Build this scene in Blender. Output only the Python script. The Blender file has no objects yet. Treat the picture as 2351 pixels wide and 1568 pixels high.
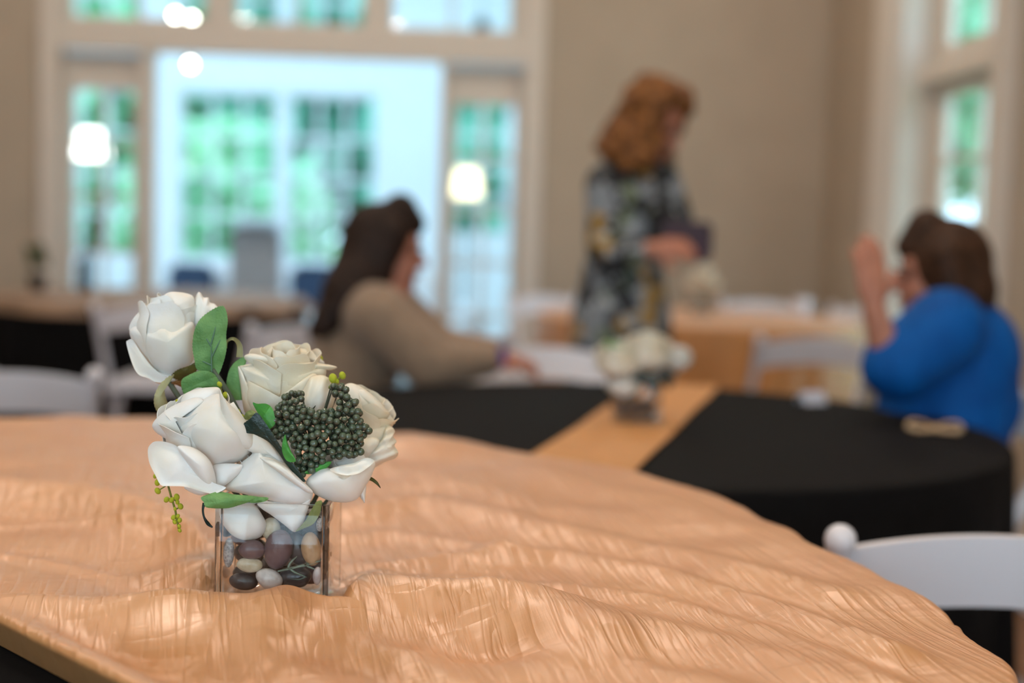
import bpy, bmesh, math, random
import numpy as np
from mathutils import Vector, Matrix, Euler
random.seed(7); RNG = np.random.default_rng(7)
SC = bpy.context.scene; COL = SC.collection

# ------------------------------------------------------------------ camera
FPX = 50/36*2351; PITCH = math.radians(4.745); ROLL = 0.030; CAMZ = 1.17
CAMROT = Matrix.Rotation(math.pi/2-PITCH, 3, 'X') @ Matrix.Rotation(ROLL, 3, 'Z')
cam = bpy.data.cameras.new('camera'); camo = bpy.data.objects.new('camera', cam); COL.objects.link(camo)
cam.lens = 50; cam.sensor_width = 36; cam.clip_start = .05; cam.clip_end = 200
camo.matrix_world = Matrix.Translation((0, 0, CAMZ)) @ CAMROT.to_4x4()
cam.dof.use_dof = True; cam.dof.focus_distance = 1.265; cam.dof.aperture_fstop = 2.2; cam.dof.aperture_blades = 0
SC.camera = camo
# ------------------------------------------------------------------ world, exposure
SC.view_settings.view_transform = 'Standard'; SC.view_settings.look = 'None'
SC.view_settings.gamma = 1; SC.view_settings.use_curve_mapping = False
SC.view_settings.exposure = 0.33
w = bpy.data.worlds.new('sky'); SC.world = w; w.use_nodes = True
w.node_tree.nodes['Background'].inputs[0].default_value = (.52, .79, 1.0, 1)
w.node_tree.nodes['Background'].inputs[1].default_value = 3.7
SC.cycles.max_bounces = 6; SC.cycles.diffuse_bounces = 3; SC.cycles.glossy_bounces = 2; SC.cycles.transmission_bounces = 6; SC.cycles.transparent_max_bounces = 12; SC.cycles.light_sampling_threshold = .02
SC.cycles.use_adaptive_sampling = True; SC.cycles.adaptive_threshold = .05
SC.cycles.sample_clamp_indirect = 4.0; SC.cycles.use_denoising = True
SC.cycles.blur_glossy = .5

def ray(x, y):
    return CAMROT @ Vector(((x-1175.5)/FPX, (784-y)/FPX, -1))
def P(x, y, dep):
    d = ray(x, y); t = dep/d.y
    return Vector((d.x*t, dep, CAMZ+d.z*t))
def PZ(x, y, z):
    d = ray(x, y); t = (z-CAMZ)/d.z
    return Vector((d.x*t, d.y*t, z))
C0 = Vector((1.82, 8.5, 0)); RA = math.radians(3)
def RW(u, v, z=0.0):                      # room frame: u along the back wall, v away from the room
    return Vector((C0.x+u*math.cos(RA)-v*math.sin(RA), C0.y+u*math.sin(RA)+v*math.cos(RA), z))
def on_v(x, y, v):                        # pixel on a plane parallel to the back wall
    n = Vector((-math.sin(RA), math.cos(RA), 0)); d = ray(x, y); o = Vector((0, 0, CAMZ))
    t = (RW(0, v)-o).dot(n)/d.dot(n); p = o+d*t-C0
    return p.dot(Vector((math.cos(RA), math.sin(RA), 0))), p.z
def on_u(x, y, u):                        # pixel on a plane parallel to the right wall
    n = Vector((math.cos(RA), math.sin(RA), 0)); d = ray(x, y); o = Vector((0, 0, CAMZ))
    t = (RW(u, 0)-o).dot(n)/d.dot(n); p = o+d*t-C0
    return p.dot(Vector((-math.sin(RA), math.cos(RA), 0))), p.z

# ------------------------------------------------------------------ large area lights: daylight at the windows behind the photographer
def area(name, loc, rot, sx, sy, power, color, spread=180):
    l = bpy.data.lights.new(name, 'AREA'); l.shape = 'RECTANGLE'; l.size = sx; l.size_y = sy
    l.energy = power; l.color = color; l.spread = math.radians(spread)
    o = bpy.data.objects.new(name, l); COL.objects.link(o); o.location = loc; o.rotation_euler = rot
    return o
VF = -12.0                                 # v of the wall behind the photographer
FRONT_WIN = [(-5.6, -4.2), (-3.5, -2.1), (-1.4, -.15)]
for a, b in FRONT_WIN:
    area('window_daylight_offscreen', RW((a+b)/2, VF-.3, 1.65), (math.pi/2, 0, RA), b-a, 2.3, 27, (.70, .86, 1.0))

# ------------------------------------------------------------------ materials
def lin(c):
    r = [(x/255)/12.92 if x/255 <= .04045 else ((x/255+.055)/1.055)**2.4 for x in c[:3]]
    return (r[0], r[1], r[2], 1)
MATS = {}
def mat(name, col, rough=.6, metal=0, spec=.5, var=0.0, vscale=8, col2=None, bump=0, bscale=60, emit=0, sheen=0, trans=0, coat=0):
    m = bpy.data.materials.new(name); m.use_nodes = True; nt = m.node_tree; N = nt.nodes; L = nt.links
    b = N['Principled BSDF']; b.inputs['Roughness'].default_value = rough; b.inputs['Metallic'].default_value = metal
    b.inputs['Specular IOR Level'].default_value = spec; b.inputs['Base Color'].default_value = lin(col)
    b.inputs['Sheen Weight'].default_value = sheen; b.inputs['Coat Weight'].default_value = coat
    if emit:
        b.inputs['Emission Color'].default_value = lin(col); b.inputs['Emission Strength'].default_value = emit
    tc = N.new('ShaderNodeTexCoord')
    nz = N.new('ShaderNodeTexNoise'); nz.inputs['Scale'].default_value = vscale; nz.inputs['Detail'].default_value = 5
    L.new(tc.outputs['Object'], nz.inputs['Vector'])
    mx = N.new('ShaderNodeMix'); mx.data_type = 'RGBA'
    c2 = lin(col2) if col2 else tuple(min(1, x*(1-var)) for x in lin(col)[:3])+(1,)
    mx.inputs['A'].default_value = lin(col); mx.inputs['B'].default_value = c2
    rp = N.new('ShaderNodeValToRGB'); rp.color_ramp.elements[0].position = .38; rp.color_ramp.elements[1].position = .64
    L.new(nz.outputs['Fac'], rp.inputs[0]); L.new(rp.outputs[0], mx.inputs['Factor'])
    L.new(mx.outputs['Result'], b.inputs['Base Color'])
    if bump:
        n2 = N.new('ShaderNodeTexNoise'); n2.inputs['Scale'].default_value = bscale; n2.inputs['Detail'].default_value = 4
        L.new(tc.outputs['Object'], n2.inputs['Vector'])
        bp = N.new('ShaderNodeBump'); bp.inputs['Strength'].default_value = bump; bp.inputs['Distance'].default_value = .004
        L.new(n2.outputs['Fac'], bp.inputs['Height']); L.new(bp.outputs['Normal'], b.inputs['Normal'])
    if trans:
        t = N.new('ShaderNodeBsdfTranslucent'); L.new(mx.outputs['Result'], t.inputs['Color'])
        ms = N.new('ShaderNodeMixShader'); ms.inputs[0].default_value = trans
        L.new(b.outputs[0], ms.inputs[1]); L.new(t.outputs[0], ms.inputs[2]); L.new(ms.outputs[0], N['Material Output'].inputs[0])
    MATS[name] = m; return m
def glass_mat(name, tint, refr=0, refl=1.0):
    m = bpy.data.materials.new(name); m.use_nodes = True; nt = m.node_tree; N = nt.nodes; L = nt.links
    N.remove(N['Principled BSDF'])
    t = N.new('ShaderNodeBsdfTransparent'); t.inputs[0].default_value = tint
    g = N.new('ShaderNodeBsdfGlossy'); g.inputs['Roughness'].default_value = .02
    g.inputs[0].default_value = (refl, refl, refl, 1)
    lw = N.new('ShaderNodeLayerWeight'); lw.inputs[0].default_value = .5
    pw = N.new('ShaderNodeMath'); pw.operation = 'POWER'; pw.inputs[1].default_value = 5; L.new(lw.outputs['Facing'], pw.inputs[0])
    fr = N.new('ShaderNodeMath'); fr.operation = 'MULTIPLY_ADD'; fr.inputs[1].default_value = .9; fr.inputs[2].default_value = .02; L.new(pw.outputs[0], fr.inputs[0])
    ms = N.new('ShaderNodeMixShader'); L.new(fr.outputs[0], ms.inputs[0]); L.new(t.outputs[0], ms.inputs[1]); L.new(g.outputs[0], ms.inputs[2])
    if refr:
        rf = N.new('ShaderNodeBsdfRefraction'); rf.inputs['IOR'].default_value = 1.45; rf.inputs['Roughness'].default_value = 0; rf.inputs[0].default_value = tint
        m2 = N.new('ShaderNodeMixShader'); m2.inputs[0].default_value = refr; L.new(t.outputs[0], m2.inputs[1]); L.new(rf.outputs[0], m2.inputs[2]); L.new(m2.outputs[0], ms.inputs[1])
    L.new(ms.outputs[0], N['Material Output'].inputs[0]); return m

M_wall = mat('painted beige wall', (180, 163, 143), .7, var=.06, vscale=3, bump=.05, bscale=220)
M_trim = mat('cream trim paint', (214, 203, 190), .45, var=.03)
M_ceil = mat('white ceiling', (235, 230, 222), .8, var=.03)
M_floor = mat('brown wood floor', (128, 88, 58), .45, col2=(108, 72, 46), vscale=3)
M_white = mat('white sunroom paint', (232, 236, 240), .5, var=.03)
M_glass = glass_mat('window glass', (.97, .985, .98, 1))
M_vglass = glass_mat('vase glass', (.97, .97, .965, 1))
M_vcorner = glass_mat('vase corner glass', (.95, .94, .92, 1), refr=.75)
M_black = mat('black tablecloth', (15, 14, 15), .85, var=.25, vscale=30, bump=.1, bscale=300, spec=.12)
M_chair = mat('white chair resin', (224, 222, 228), .4, var=.03)
M_tan = mat('tan runner fabric', (206, 146, 84), .55, var=.1, vscale=20, bump=.2, bscale=120)
M_rosew = mat('white rose petal', (250, 250, 248), .6, spec=.25, col2=(246, 242, 230), vscale=22, bump=.06, bscale=350, trans=.22)
M_rosec = mat('cream rose petal', (248, 243, 230), .6, spec=.25, col2=(244, 231, 202), vscale=22, bump=.06, bscale=350, trans=.22)
M_leaf = mat('green fabric leaf', (116, 162, 92), .55, col2=(96, 144, 78), vscale=70, bump=.25, bscale=500, trans=.12)
M_leafb = mat('bright green leaf', (84, 168, 72), .4, col2=(62, 142, 58), vscale=60, bump=.2, bscale=400, trans=.15)
M_leafd = mat('dark green glossy leaf', (26, 48, 40), .35, col2=(18, 34, 26), vscale=60, bump=.2, bscale=300)
M_olive = mat('olive sepal', (98, 92, 34), .6, col2=(70, 62, 22), vscale=60, trans=.1)
M_khaki = mat('pale khaki sepal', (186, 182, 138), .6, col2=(170, 158, 108), vscale=50, trans=.2)
M_oleaf = mat('pale olive leaf', (140, 150, 88), .6, col2=(126, 136, 70), vscale=60, trans=.15)
M_stem = mat('grey green stem', (96, 106, 86), .6, var=.2)
M_dstem = mat('dark berry stem', (62, 66, 44), .6, var=.2)
M_berry = mat('dark green berry', (74, 94, 70), .22, col2=(66, 56, 48), vscale=55, spec=.6, coat=.3)
M_bud = mat('yellow green bud', (196, 200, 42), .5, col2=(160, 168, 26), vscale=160, bump=.4, bscale=500)
M_budo = mat('olive bud', (116, 122, 26), .45, col2=(88, 92, 20), vscale=160, bump=.3, bscale=500)

# crinkled taffeta: long creases along one direction over a fine weave
def taffeta():
    m = mat('crinkled tan taffeta', (202, 140, 80), .45, spec=.4, col2=(194, 131, 73), vscale=10)
    nt = m.node_tree; N = nt.nodes; L = nt.links; b = N['Principled BSDF']
    tc = N.new('ShaderNodeTexCoord'); hs = []
    rt = N.new('ShaderNodeMapping'); rt.inputs['Rotation'].default_value = (0, 0, math.radians(-13)); L.new(tc.outputs['Object'], rt.inputs[0])
    for (sx, sy, w_, pw) in ((34, 2.6, 1.0, 14), (75, 4.5, .6, 9), (5, 22, .35, 18), (420, 26, .16, 1), (30, 300, .10, 1)):
        mp = N.new('ShaderNodeMapping'); mp.inputs['Scale'].default_value = (sx, sy, 10); L.new(rt.outputs[0], mp.inputs[0])
        nz = N.new('ShaderNodeTexNoise'); nz.inputs['Scale'].default_value = 1; nz.inputs['Detail'].default_value = 2; nz.inputs['Distortion'].default_value = .25
        L.new(mp.outputs[0], nz.inputs['Vector'])
        s = N.new('ShaderNodeMath'); s.operation = 'MULTIPLY_ADD'; s.inputs[1].default_value = 2; s.inputs[2].default_value = -1; L.new(nz.outputs['Fac'], s.inputs[0])
        a = N.new('ShaderNodeMath'); a.operation = 'ABSOLUTE'; L.new(s.outputs[0], a.inputs[0])
        o = N.new('ShaderNodeMath'); o.operation = 'SUBTRACT'; o.inputs[0].default_value = 1; L.new(a.outputs[0], o.inputs[1])
        p = N.new('ShaderNodeMath'); p.operation = 'POWER'; p.inputs[1].default_value = pw; L.new(o.outputs[0], p.inputs[0])
        k = N.new('ShaderNodeMath'); k.operation = 'MULTIPLY'; k.inputs[1].default_value = w_; L.new(p.outputs[0], k.inputs[0]); hs.append(k)
    acc = hs[0]
    for h in hs[1:]:
        ad = N.new('ShaderNodeMath'); ad.operation = 'ADD'; L.new(acc.outputs[0], ad.inputs[0]); L.new(h.outputs[0], ad.inputs[1]); acc = ad
    bp = N.new('ShaderNodeBump'); bp.inputs['Strength'].default_value = .7; bp.inputs['Distance'].default_value = .0011
    L.new(acc.outputs[0], bp.inputs['Height']); L.new(bp.outputs[0], b.inputs['Normal'])
    g = N.new('ShaderNodeBsdfGlossy'); g.inputs['Roughness'].default_value = .40; g.inputs[0].default_value = (1, .88, .82, 1); L.new(bp.outputs[0], g.inputs['Normal'])
    ms = N.new('ShaderNodeMixShader'); ms.inputs[0].default_value = .22; L.new(b.outputs[0], ms.inputs[1]); L.new(g.outputs[0], ms.inputs[2]); L.new(ms.outputs[0], N['Material Output'].inputs[0])
    return m
M_taf = taffeta()

# ------------------------------------------------------------------ object helpers
def tag(o, label=None, cat=None, group=None, kind=None):
    if label: o['label'] = label
    if cat: o['category'] = cat
    if group: o['group'] = group
    if kind: o['kind'] = kind
    return o
def thing(name, label, cat, loc=(0, 0, 0), rz=0, group=None):
    o = bpy.data.objects.new(name, None); COL.objects.link(o); o.empty_display_size = .05
    o.location = loc; o.rotation_euler = (0, 0, rz); return tag(o, label, cat, group)
def struct_root(name, loc=(0, 0, 0)):
    o = bpy.data.objects.new(name, None); COL.objects.link(o); o.location = loc; o.empty_display_size = .05
    o['kind'] = 'structure'; return o
def mesh_of(name, V, F, m, smooth=True):
    me = bpy.data.meshes.new(name); me.from_pydata([tuple(v) for v in V], [], [tuple(f) for f in F]); me.update()
    if smooth: me.polygons.foreach_set('use_smooth', [True]*len(me.polygons))
    if m: me.materials.append(m)
    return me
def link(name, me, parent=None, loc=None):
    o = bpy.data.objects.new(name, me); COL.objects.link(o)
    if parent: o.parent = parent
    if loc is not None: o.location = loc
    return o
class MB:
    def __init__(s): s.V = []; s.F = []
    def add(s, V, F):
        b = len(s.V); s.V += [Vector(v) for v in V]; s.F += [tuple(i+b for i in f) for f in F]; return s
    def box(s, x0, x1, y0, y1, z0, z1, fr=None, bev=0):
        if bev:
            c = [Vector((x, y, z)) for z in (z0, z1) for y in (y0, y1) for x in (x0, x1)]
            bm = bmesh.new(); vs = [bm.verts.new(p) for p in c]
            for f in ((0, 2, 3, 1), (4, 5, 7, 6), (0, 1, 5, 4), (2, 6, 7, 3), (0, 4, 6, 2), (1, 3, 7, 5)): bm.faces.new([vs[i] for i in f])
            bmesh.ops.bevel(bm, geom=bm.edges[:], offset=bev, segments=2, affect='EDGES')
            bm.verts.index_update(); V = [v.co.copy() for v in bm.verts]; F = [[v.index for v in f.verts] for f in bm.faces]; bm.free()
            if fr: V = [fr(*v) for v in V]
            return s.add(V, F)
        V = [Vector((x, y, z)) for z in (z0, z1) for y in (y0, y1) for x in (x0, x1)]
        if fr: V = [fr(*v) for v in V]
        return s.add(V, [(0, 2, 3, 1), (4, 5, 7, 6), (0, 1, 5, 4), (2, 6, 7, 3), (0, 4, 6, 2), (1, 3, 7, 5)])
    def tube(s, pts, rad, seg=10, flat=1.0, cap=True):
        pts = [Vector(p) for p in pts]; n = len(pts); rad = rad if hasattr(rad, '__len__') else [rad]*n
        V = []; F = []; up = None
        for i, p in enumerate(pts):
            t = (pts[min(i+1, n-1)]-pts[max(i-1, 0)]).normalized()
            if up is None: up = Vector((0, 0, 1)) if abs(t.z) < .9 else Vector((0, 1, 0))
            a = t.cross(up).normalized(); bb = a.cross(t).normalized(); up = bb
            for k in range(seg):
                th = 2*math.pi*k/seg; V.append(p+a*math.cos(th)*rad[i]+bb*math.sin(th)*rad[i]*flat)
        for i in range(n-1):
            for k in range(seg):
                F.append((i*seg+k, i*seg+(k+1) % seg, (i+1)*seg+(k+1) % seg, (i+1)*seg+k))
        if cap: F.append(tuple(range(seg))[::-1]); F.append(tuple((n-1)*seg+k for k in range(seg)))
        return s.add(V, F)
    def lathe(s, prof, seg=32, c=(0, 0, 0)):
        V = []; F = []; n = len(prof)
        for r, z in prof:
            for k in range(seg):
                th = 2*math.pi*k/seg; V.append((c[0]+r*math.cos(th), c[1]+r*math.sin(th), c[2]+z))
        for i in range(n-1):
            for k in range(seg): F.append((i*seg+k, i*seg+(k+1) % seg, (i+1)*seg+(k+1) % seg, (i+1)*seg+k))
        F.append(tuple(range(seg))[::-1]); F.append(tuple((n-1)*seg+k for k in range(seg)))
        return s.add(V, F)
    def sphere(s, c, r, seg=14, rings=9, M=None):
        V = []; F = []; c = Vector(c); r = r if hasattr(r, '__len__') else (r, r, r)
        for i in range(rings+1):
            ph = math.pi*i/rings
            for k in range(seg):
                th = 2*math.pi*k/seg; v = Vector((r[0]*math.sin(ph)*math.cos(th), r[1]*math.sin(ph)*math.sin(th), r[2]*math.cos(ph)))
                V.append(c+(M @ v if M else v))
        for i in range(rings):
            for k in range(seg): F.append((i*seg+k, (i+1)*seg+k, (i+1)*seg+(k+1) % seg, i*seg+(k+1) % seg))
        return s.add(V, F)
    def build(s, name, m, parent=None, smooth=True, world=False):
        V = s.V
        if world and parent is not None: V = [v-Vector(parent.location) for v in V]
        me = mesh_of(name, V, s.F, m, smooth)
        if smooth:
            try: me.set_sharp_from_angle(angle=math.radians(50))
            except Exception: pass
        return link(name, me, parent)
def struct(name, mb, m, smooth=False):
    return tag(mb.build(name, m, None, smooth), kind='structure')
def copy_tree(o, parent=None):
    c = o.copy(); COL.objects.link(c); c.parent = parent
    for ch in list(o.children): copy_tree(ch, c)
    return c
def crom(pts, n, closed=False):
    pts = [np.array(p, float) for p in pts]; m = len(pts); out = []
    segs = m if closed else m-1
    for k in range(n):
        t = k/n*segs if closed else k/(n-1)*segs
        i = min(int(t), segs-1); f = t-i
        g = (lambda j: pts[j % m]) if closed else (lambda j: pts[min(max(j, 0), m-1)])
        a, b, c, d = g(i-1), g(i), g(i+1), g(i+2)
        out.append(.5*((2*b)+(c-a)*f+(2*a-5*b+4*c-d)*f*f+(3*b-a-3*c+d)*f**3))
    return np.array(out)
def dist_poly(X, Y, pts):
    D = np.full(X.shape, 1e9)
    for (ax, ay), (bx, by) in zip(pts[:-1], pts[1:]):
        dx, dy = bx-ax, by-ay; t = np.clip(((X-ax)*dx+(Y-ay)*dy)/(dx*dx+dy*dy+1e-12), 0, 1)
        D = np.minimum(D, np.hypot(X-ax-t*dx, Y-ay-t*dy))
    return D
def vnoise(X, Y, seed, sc):                # smooth value noise
    r = np.random.default_rng(seed); G = r.random((64, 64)); x = X*sc; y = Y*sc
    i = np.floor(x).astype(int); j = np.floor(y).astype(int); f = x-i; g = y-j; f = f*f*(3-2*f); g = g*g*(3-2*g)
    a = G[i % 64, j % 64]; b = G[(i+1) % 64, j % 64]; c = G[i % 64, (j+1) % 64]; d = G[(i+1) % 64, (j+1) % 64]
    return (a*(1-f)+b*f)*(1-g)+(c*(1-f)+d*f)*g-.5

# ------------------------------------------------------------------ room shell
CEIL = 3.7; UL = -6.6
def wall_cells(mb, a0, a1, z0, z1, holes, boxfn):
    As = sorted({a0, a1, *[h[0] for h in holes], *[h[1] for h in holes]}); Zs = sorted({z0, z1, *[h[2] for h in holes], *[h[3] for h in holes]})
    for i in range(len(As)-1):
        for j in range(len(Zs)-1):
            ca = (As[i]+As[i+1])/2; cz = (Zs[j]+Zs[j+1])/2
            if any(h[0] < ca < h[1] and h[2] < cz < h[3] for h in holes): continue
            boxfn(As[i], As[i+1], Zs[j], Zs[j+1])
def bw(x, y): return on_v(x, y, 0)
uL = bw(118, 300)[0]; uR = bw(1222, 300)[0]                  # outer edges of the big glazed unit
zH = bw(650, 128)[1]; zT = bw(650, 62)[1]                     # header underside, transom sill
ZTT = 3.05
unit = (uL, uR, 0, ZTT)
mb = MB(); wall_cells(mb, UL, .35, 0, CEIL, [unit], lambda a, b, c, d: mb.box(a, b, 0, .16, c, d, RW)); struct('wall_back', mb, M_wall)
# right wall with a deep door opening
vD0 = on_u(2052, 400, 0)[0]; vD1 = vD0-1.28; zDT = 2.98
mb = MB(); wall_cells(mb, VF, 0, 0, CEIL, [(vD1, vD0, 0, zDT)], lambda a, b, c, d: mb.box(0, .26, a, b, c, d, RW)); struct('wall_right', mb, M_wall)
mb = MB().box(UL-.2, UL, VF, 0, 0, CEIL, RW); struct('wall_left', mb, M_wall)
mb = MB(); wall_cells(mb, UL, .26, 0, CEIL, [(a, b, .5, 2.8) for a, b in FRONT_WIN], lambda a, b, c, d: mb.box(a, b, VF-.16, VF, c, d, RW)); struct('wall_front', mb, M_wall)
struct('floor', MB().box(UL-.2, .3, VF-.2, .16, -.1, 0, RW), M_floor)
struct('ceiling', MB().box(UL-.2, .3, VF-.2, .16, CEIL, CEIL+.1, RW), M_ceil)
struct('baseboard_back', MB().box(UL, uL-.1, -.018, 0, 0, .14, RW).box(uR+.1, 0, -.018, 0, 0, .14, RW), M_trim)
struct('baseboard_right', MB().box(-.018, 0, vD0+.36, -.02, 0, .14, RW).box(-.018, 0, VF, vD1-.2, 0, .14, RW), M_trim)
struct('baseboard_left', MB().box(UL, UL+.018, VF, -.02, 0, .14, RW), M_trim)

# recessed ceiling lights
M_bulb = mat('lit diffuser', (255, 214, 160), .5, emit=6)
def downlight(u, v, where):
    c = RW(u, v, CEIL); t = thing('ceiling_light_offscreen', 'round recessed ceiling light '+where, 'ceiling light', c, 0, 'recessed ceiling lights')
    MB().lathe([(.075, -.002), (.10, -.012), (.105, -.004), (.105, 0)], 28).build('trim_ring', M_ceil, t)
    MB().lathe([(.001, -.004), (.074, -.004)], 24).build('diffuser', M_bulb, t)
    l = bpy.data.lights.new('ceiling_lamp_offscreen', 'AREA'); l.shape = 'DISK'; l.size = .16; l.energy = 14; l.color = (1, .88, .75)
    o = bpy.data.objects.new('ceiling_lamp_offscreen', l); COL.objects.link(o); o.parent = t; o.location = (0, 0, -.016)
for (u, v, wh) in ((-4.9, -1.6, 'near the glazed doors at the left wall'), (-2.9, -1.6, 'in front of the glazed doors'), (-.9, -1.6, 'near the plain corner wall'),
                 (-4.9, -4.6, 'above the left aisle'), (-2.9, -4.6, 'over the standing woman'), (-.9, -4.6, 'beside the french door wall'),
                 (-4.9, -7.6, 'at the left wall above the front row'), (-2.9, -7.6, 'above the overlaid front table'), (-.9, -7.6, 'at the right wall above the front row'),
                 (-4.9, -10.4, 'by the left street window'), (-2.9, -10.4, 'by the middle street window'), (-.9, -10.4, 'by the right street window')):
    downlight(u, v, wh)

def window(name, a0, a1, z0, z1, off, cols, rows, fw, along='u', m=None, depth=.05, bot=None, top=None, muntin=.022):
    """glazed unit: frame, muntins and one pane of glass for each light; off = position across the wall"""
    m = m or M_trim; bot = fw if bot is None else bot; top = fw if top is None else top
    fr = (lambda a, b, z: RW(a, b, z)) if along == 'u' else (lambda a, b, z: RW(b, a, z))
    r = struct_root(name, fr((a0+a1)/2, off, z0))
    mb = MB(); h = depth/2
    mb.box(a0, a0+fw, off-h, off+h, z0, z1, fr).box(a1-fw, a1, off-h, off+h, z0, z1, fr)
    mb.box(a0+fw, a1-fw, off-h, off+h, z0, z0+bot, fr).box(a0+fw, a1-fw, off-h, off+h, z1-top, z1, fr)
    mb.build('window_frame', m, r, False, True)
    ga, gb, gz0, gz1 = a0+fw, a1-fw, z0+bot, z1-top; t = muntin/2
    for i in range(1, cols):
        c = ga+(gb-ga)*i/cols; MB().box(c-t, c+t, off-.018, off+.018, gz0, gz1, fr).build('muntin', m, r, False, True)
    for j in range(1, rows):
        c = gz0+(gz1-gz0)*j/rows; MB().box(ga, gb, off-.016, off+.016, c-t, c+t, fr).build('muntin', m, r, False, True)
    for i in range(cols):
        for j in range(rows):
            A = ga+(gb-ga)*i/cols; B = ga+(gb-ga)*(i+1)/cols; Z = gz0+(gz1-gz0)*j/rows; Y = gz0+(gz1-gz0)*(j+1)/rows
            MB().box(A+.001, B-.001, off-.003, off+.003, Z+.001, Y-.001, fr).build('pane', M_glass, r, False, True)
    return r
# glazed unit in the back wall: casing, header, posts, side lights, transoms
cas = .13
mb = MB().box(uL-cas+.07, uL+.05, -.03, .1, 0, ZTT+.1, RW).box(uR-.05, uR+cas-.07, -.03, .1, 0, ZTT+.1, RW).box(uL-cas+.07, uR+cas-.07, -.035, .1, ZTT, ZTT+.14, RW)
struct('trim_1', mb, M_trim)
mb = MB().box(uL+.05, uR-.05, -.02, .12, zH, zT, RW); struct('trim_2', mb, M_trim)
p1 = bw(322, 400)[0]; p2 = bw(350, 400)[0]; p3 = bw(1008, 400)[0]; p4 = bw(1022, 400)[0]
struct('trim_3', MB().box(p1, p2, 0, .14, 0, zH, RW).box(p3, p4, 0, .14, 0, zH, RW), M_trim)
s1 = bw(155, 400)[0]; s2 = bw(1178, 400)[0]
stile = .02
zg = bw(230, 196)[1]
window('window_1', uL+.05, p1, .02, zH-.012, .10, 2, 5, bw(160, 300)[0]-uL-.05+.0, bot=.28, top=zH-zg)
window('window_2', p4, uR-.05, .02, zH-.012, .10, 2, 5, .05, bot=.28, top=zH-bw(1100, 232)[1])
t1a, t1b = bw(150, 40)[0], bw(478, 40)[0]; t2a, t2b = bw(528, 40)[0], bw(843, 40)[0]; t3a, t3b = bw(890, 40)[0], bw(1185, 40)[0]
mb = MB().box(uL+.05, t1a, 0, .12, zT, ZTT, RW).box(t1b, t2a, 0, .12, zT, ZTT, RW).box(t2b, t3a, 0, .12, zT, ZTT, RW).box(t3b, uR-.05, 0, .12, zT, ZTT, RW)
struct('trim_4', mb, M_trim)
for i, (a, b) in enumerate(((t1a, t1b), (t2a, t2b), (t3a, t3b))):
    window('window_%d' % (3+i), a, b, zT, ZTT, .07, 2, 2, .03)
# french door with a transom in the right wall
struct('trim_5', MB().box(-.03, 0, vD0, vD0+.34, 0, zDT+.2, RW).box(-.05, -.03, vD0+.05, vD0+.28, 0, zDT+.2, RW)
       .box(-.03, 0, vD1-.2, vD1, 0, zDT+.2, RW).box(-.03, 0, vD1, vD0, zDT, zDT+.2, RW), M_trim)
zDH = on_u(2230, 176, .2)[1]; zTS = on_u(2230, 148, .2)[1]
struct('trim_6', MB().box(.0, .24, vD0-.04, vD0, 0, zDT, RW).box(.0, .24, vD1, vD1+.04, 0, zDT, RW).box(.1, .24, vD1+.04, vD0-.04, zDH, zTS, RW), M_trim)
window('door_1', vD1+.05, vD0-.05, .01, zDH-.01, .2, 2, 5, .14, 'v', bot=.3, top=.06)
window('window_6', vD1+.05, vD0-.05, zTS, zDT, .2, 2, 1, .12, 'v')
for i, (a, b) in enumerate(FRONT_WIN): window('window_%d' % (7+i), a, b, .5, 2.8, VF-.08, 2, 3, .06)

# ------------------------------------------------------------------ sunroom beyond the doors
VS = 4.2
u0s, u1s = UL-.6, .55
def fw_(x, y): return on_v(x, y, VS)
wins = []
zb = fw_(500, 600)[1]; zt_ = fw_(500, 205)[1]; zu0 = fw_(500, 128)[1]; zu1 = zu0+1.0
for xa, xb in ((100, 325), (405, 640), (655, 868)):
    wins.append((fw_(xa, 400)[0], fw_(xb, 400)[0], zb, zt_))
wins.append((fw_(1032, 400)[0], fw_(1172, 400)[0], fw_(1100, 545)[1], fw_(1100, 225)[1]))
ups = [(a, b, zu0, zu1) for a, b, _, _ in wins[:3]]
mb = MB(); wall_cells(mb, u0s, u1s, 0, 4.0, wins+ups, lambda a, b, c, d: mb.box(a, b, VS, VS+.12, c, d, RW)); struct('wall_sunroom_back', mb, M_white)
struct('wall_sunroom_left', MB().box(u0s-.1, u0s, .17, VS+.12, 0, .8, RW).box(u0s-.1, u0s, .17, VS+.12, 2.9, 4.0, RW).box(u0s-.1, u0s, .17, .8, .8, 2.9, RW).box(u0s-.1, u0s, 3.5, VS+.12, .8, 2.9, RW), M_white)
struct('wall_sunroom_right', MB().box(u1s, u1s+.1, .17, VS+.12, 0, .8, RW).box(u1s, u1s+.1, .17, VS+.12, 2.9, 4.0, RW).box(u1s, u1s+.1, .17, .8, .8, 2.9, RW).box(u1s, u1s+.1, 3.5, VS+.12, .8, 2.9, RW), M_white)
struct('floor_sunroom', MB().box(u0s-.1, u1s+.1, .16, VS+.12, -.1, -.001, RW), mat('pale tile floor', (188, 186, 182), .4, var=.05))
struct('ceiling_sunroom', MB().box(u0s-.1, u1s+.1, .16, .9, 4.0, 4.1, RW).box(u0s-.1, u1s+.1, 3.4, VS+.12, 4.0, 4.1, RW).box(u0s-.1, u0s+1.2, .9, 3.4, 4.0, 4.1, RW).box(u1s-1.2, u1s+.1, .9, 3.4, 4.0, 4.1, RW), M_white)  # middle left open so the sky lights the sunroom
k = 10
for i, (a, b, c, d) in enumerate(wins):
    window('window_%d' % k, a, b, c, d, VS+.06, 2 if i == 3 else 3, 4, .045, m=M_white, muntin=.03); k += 1
for a, b, c, d in ups:
    window('window_%d' % k, a, b, c, d, VS+.06, 3, 2, .045, m=M_white, muntin=.03); k += 1
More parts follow.
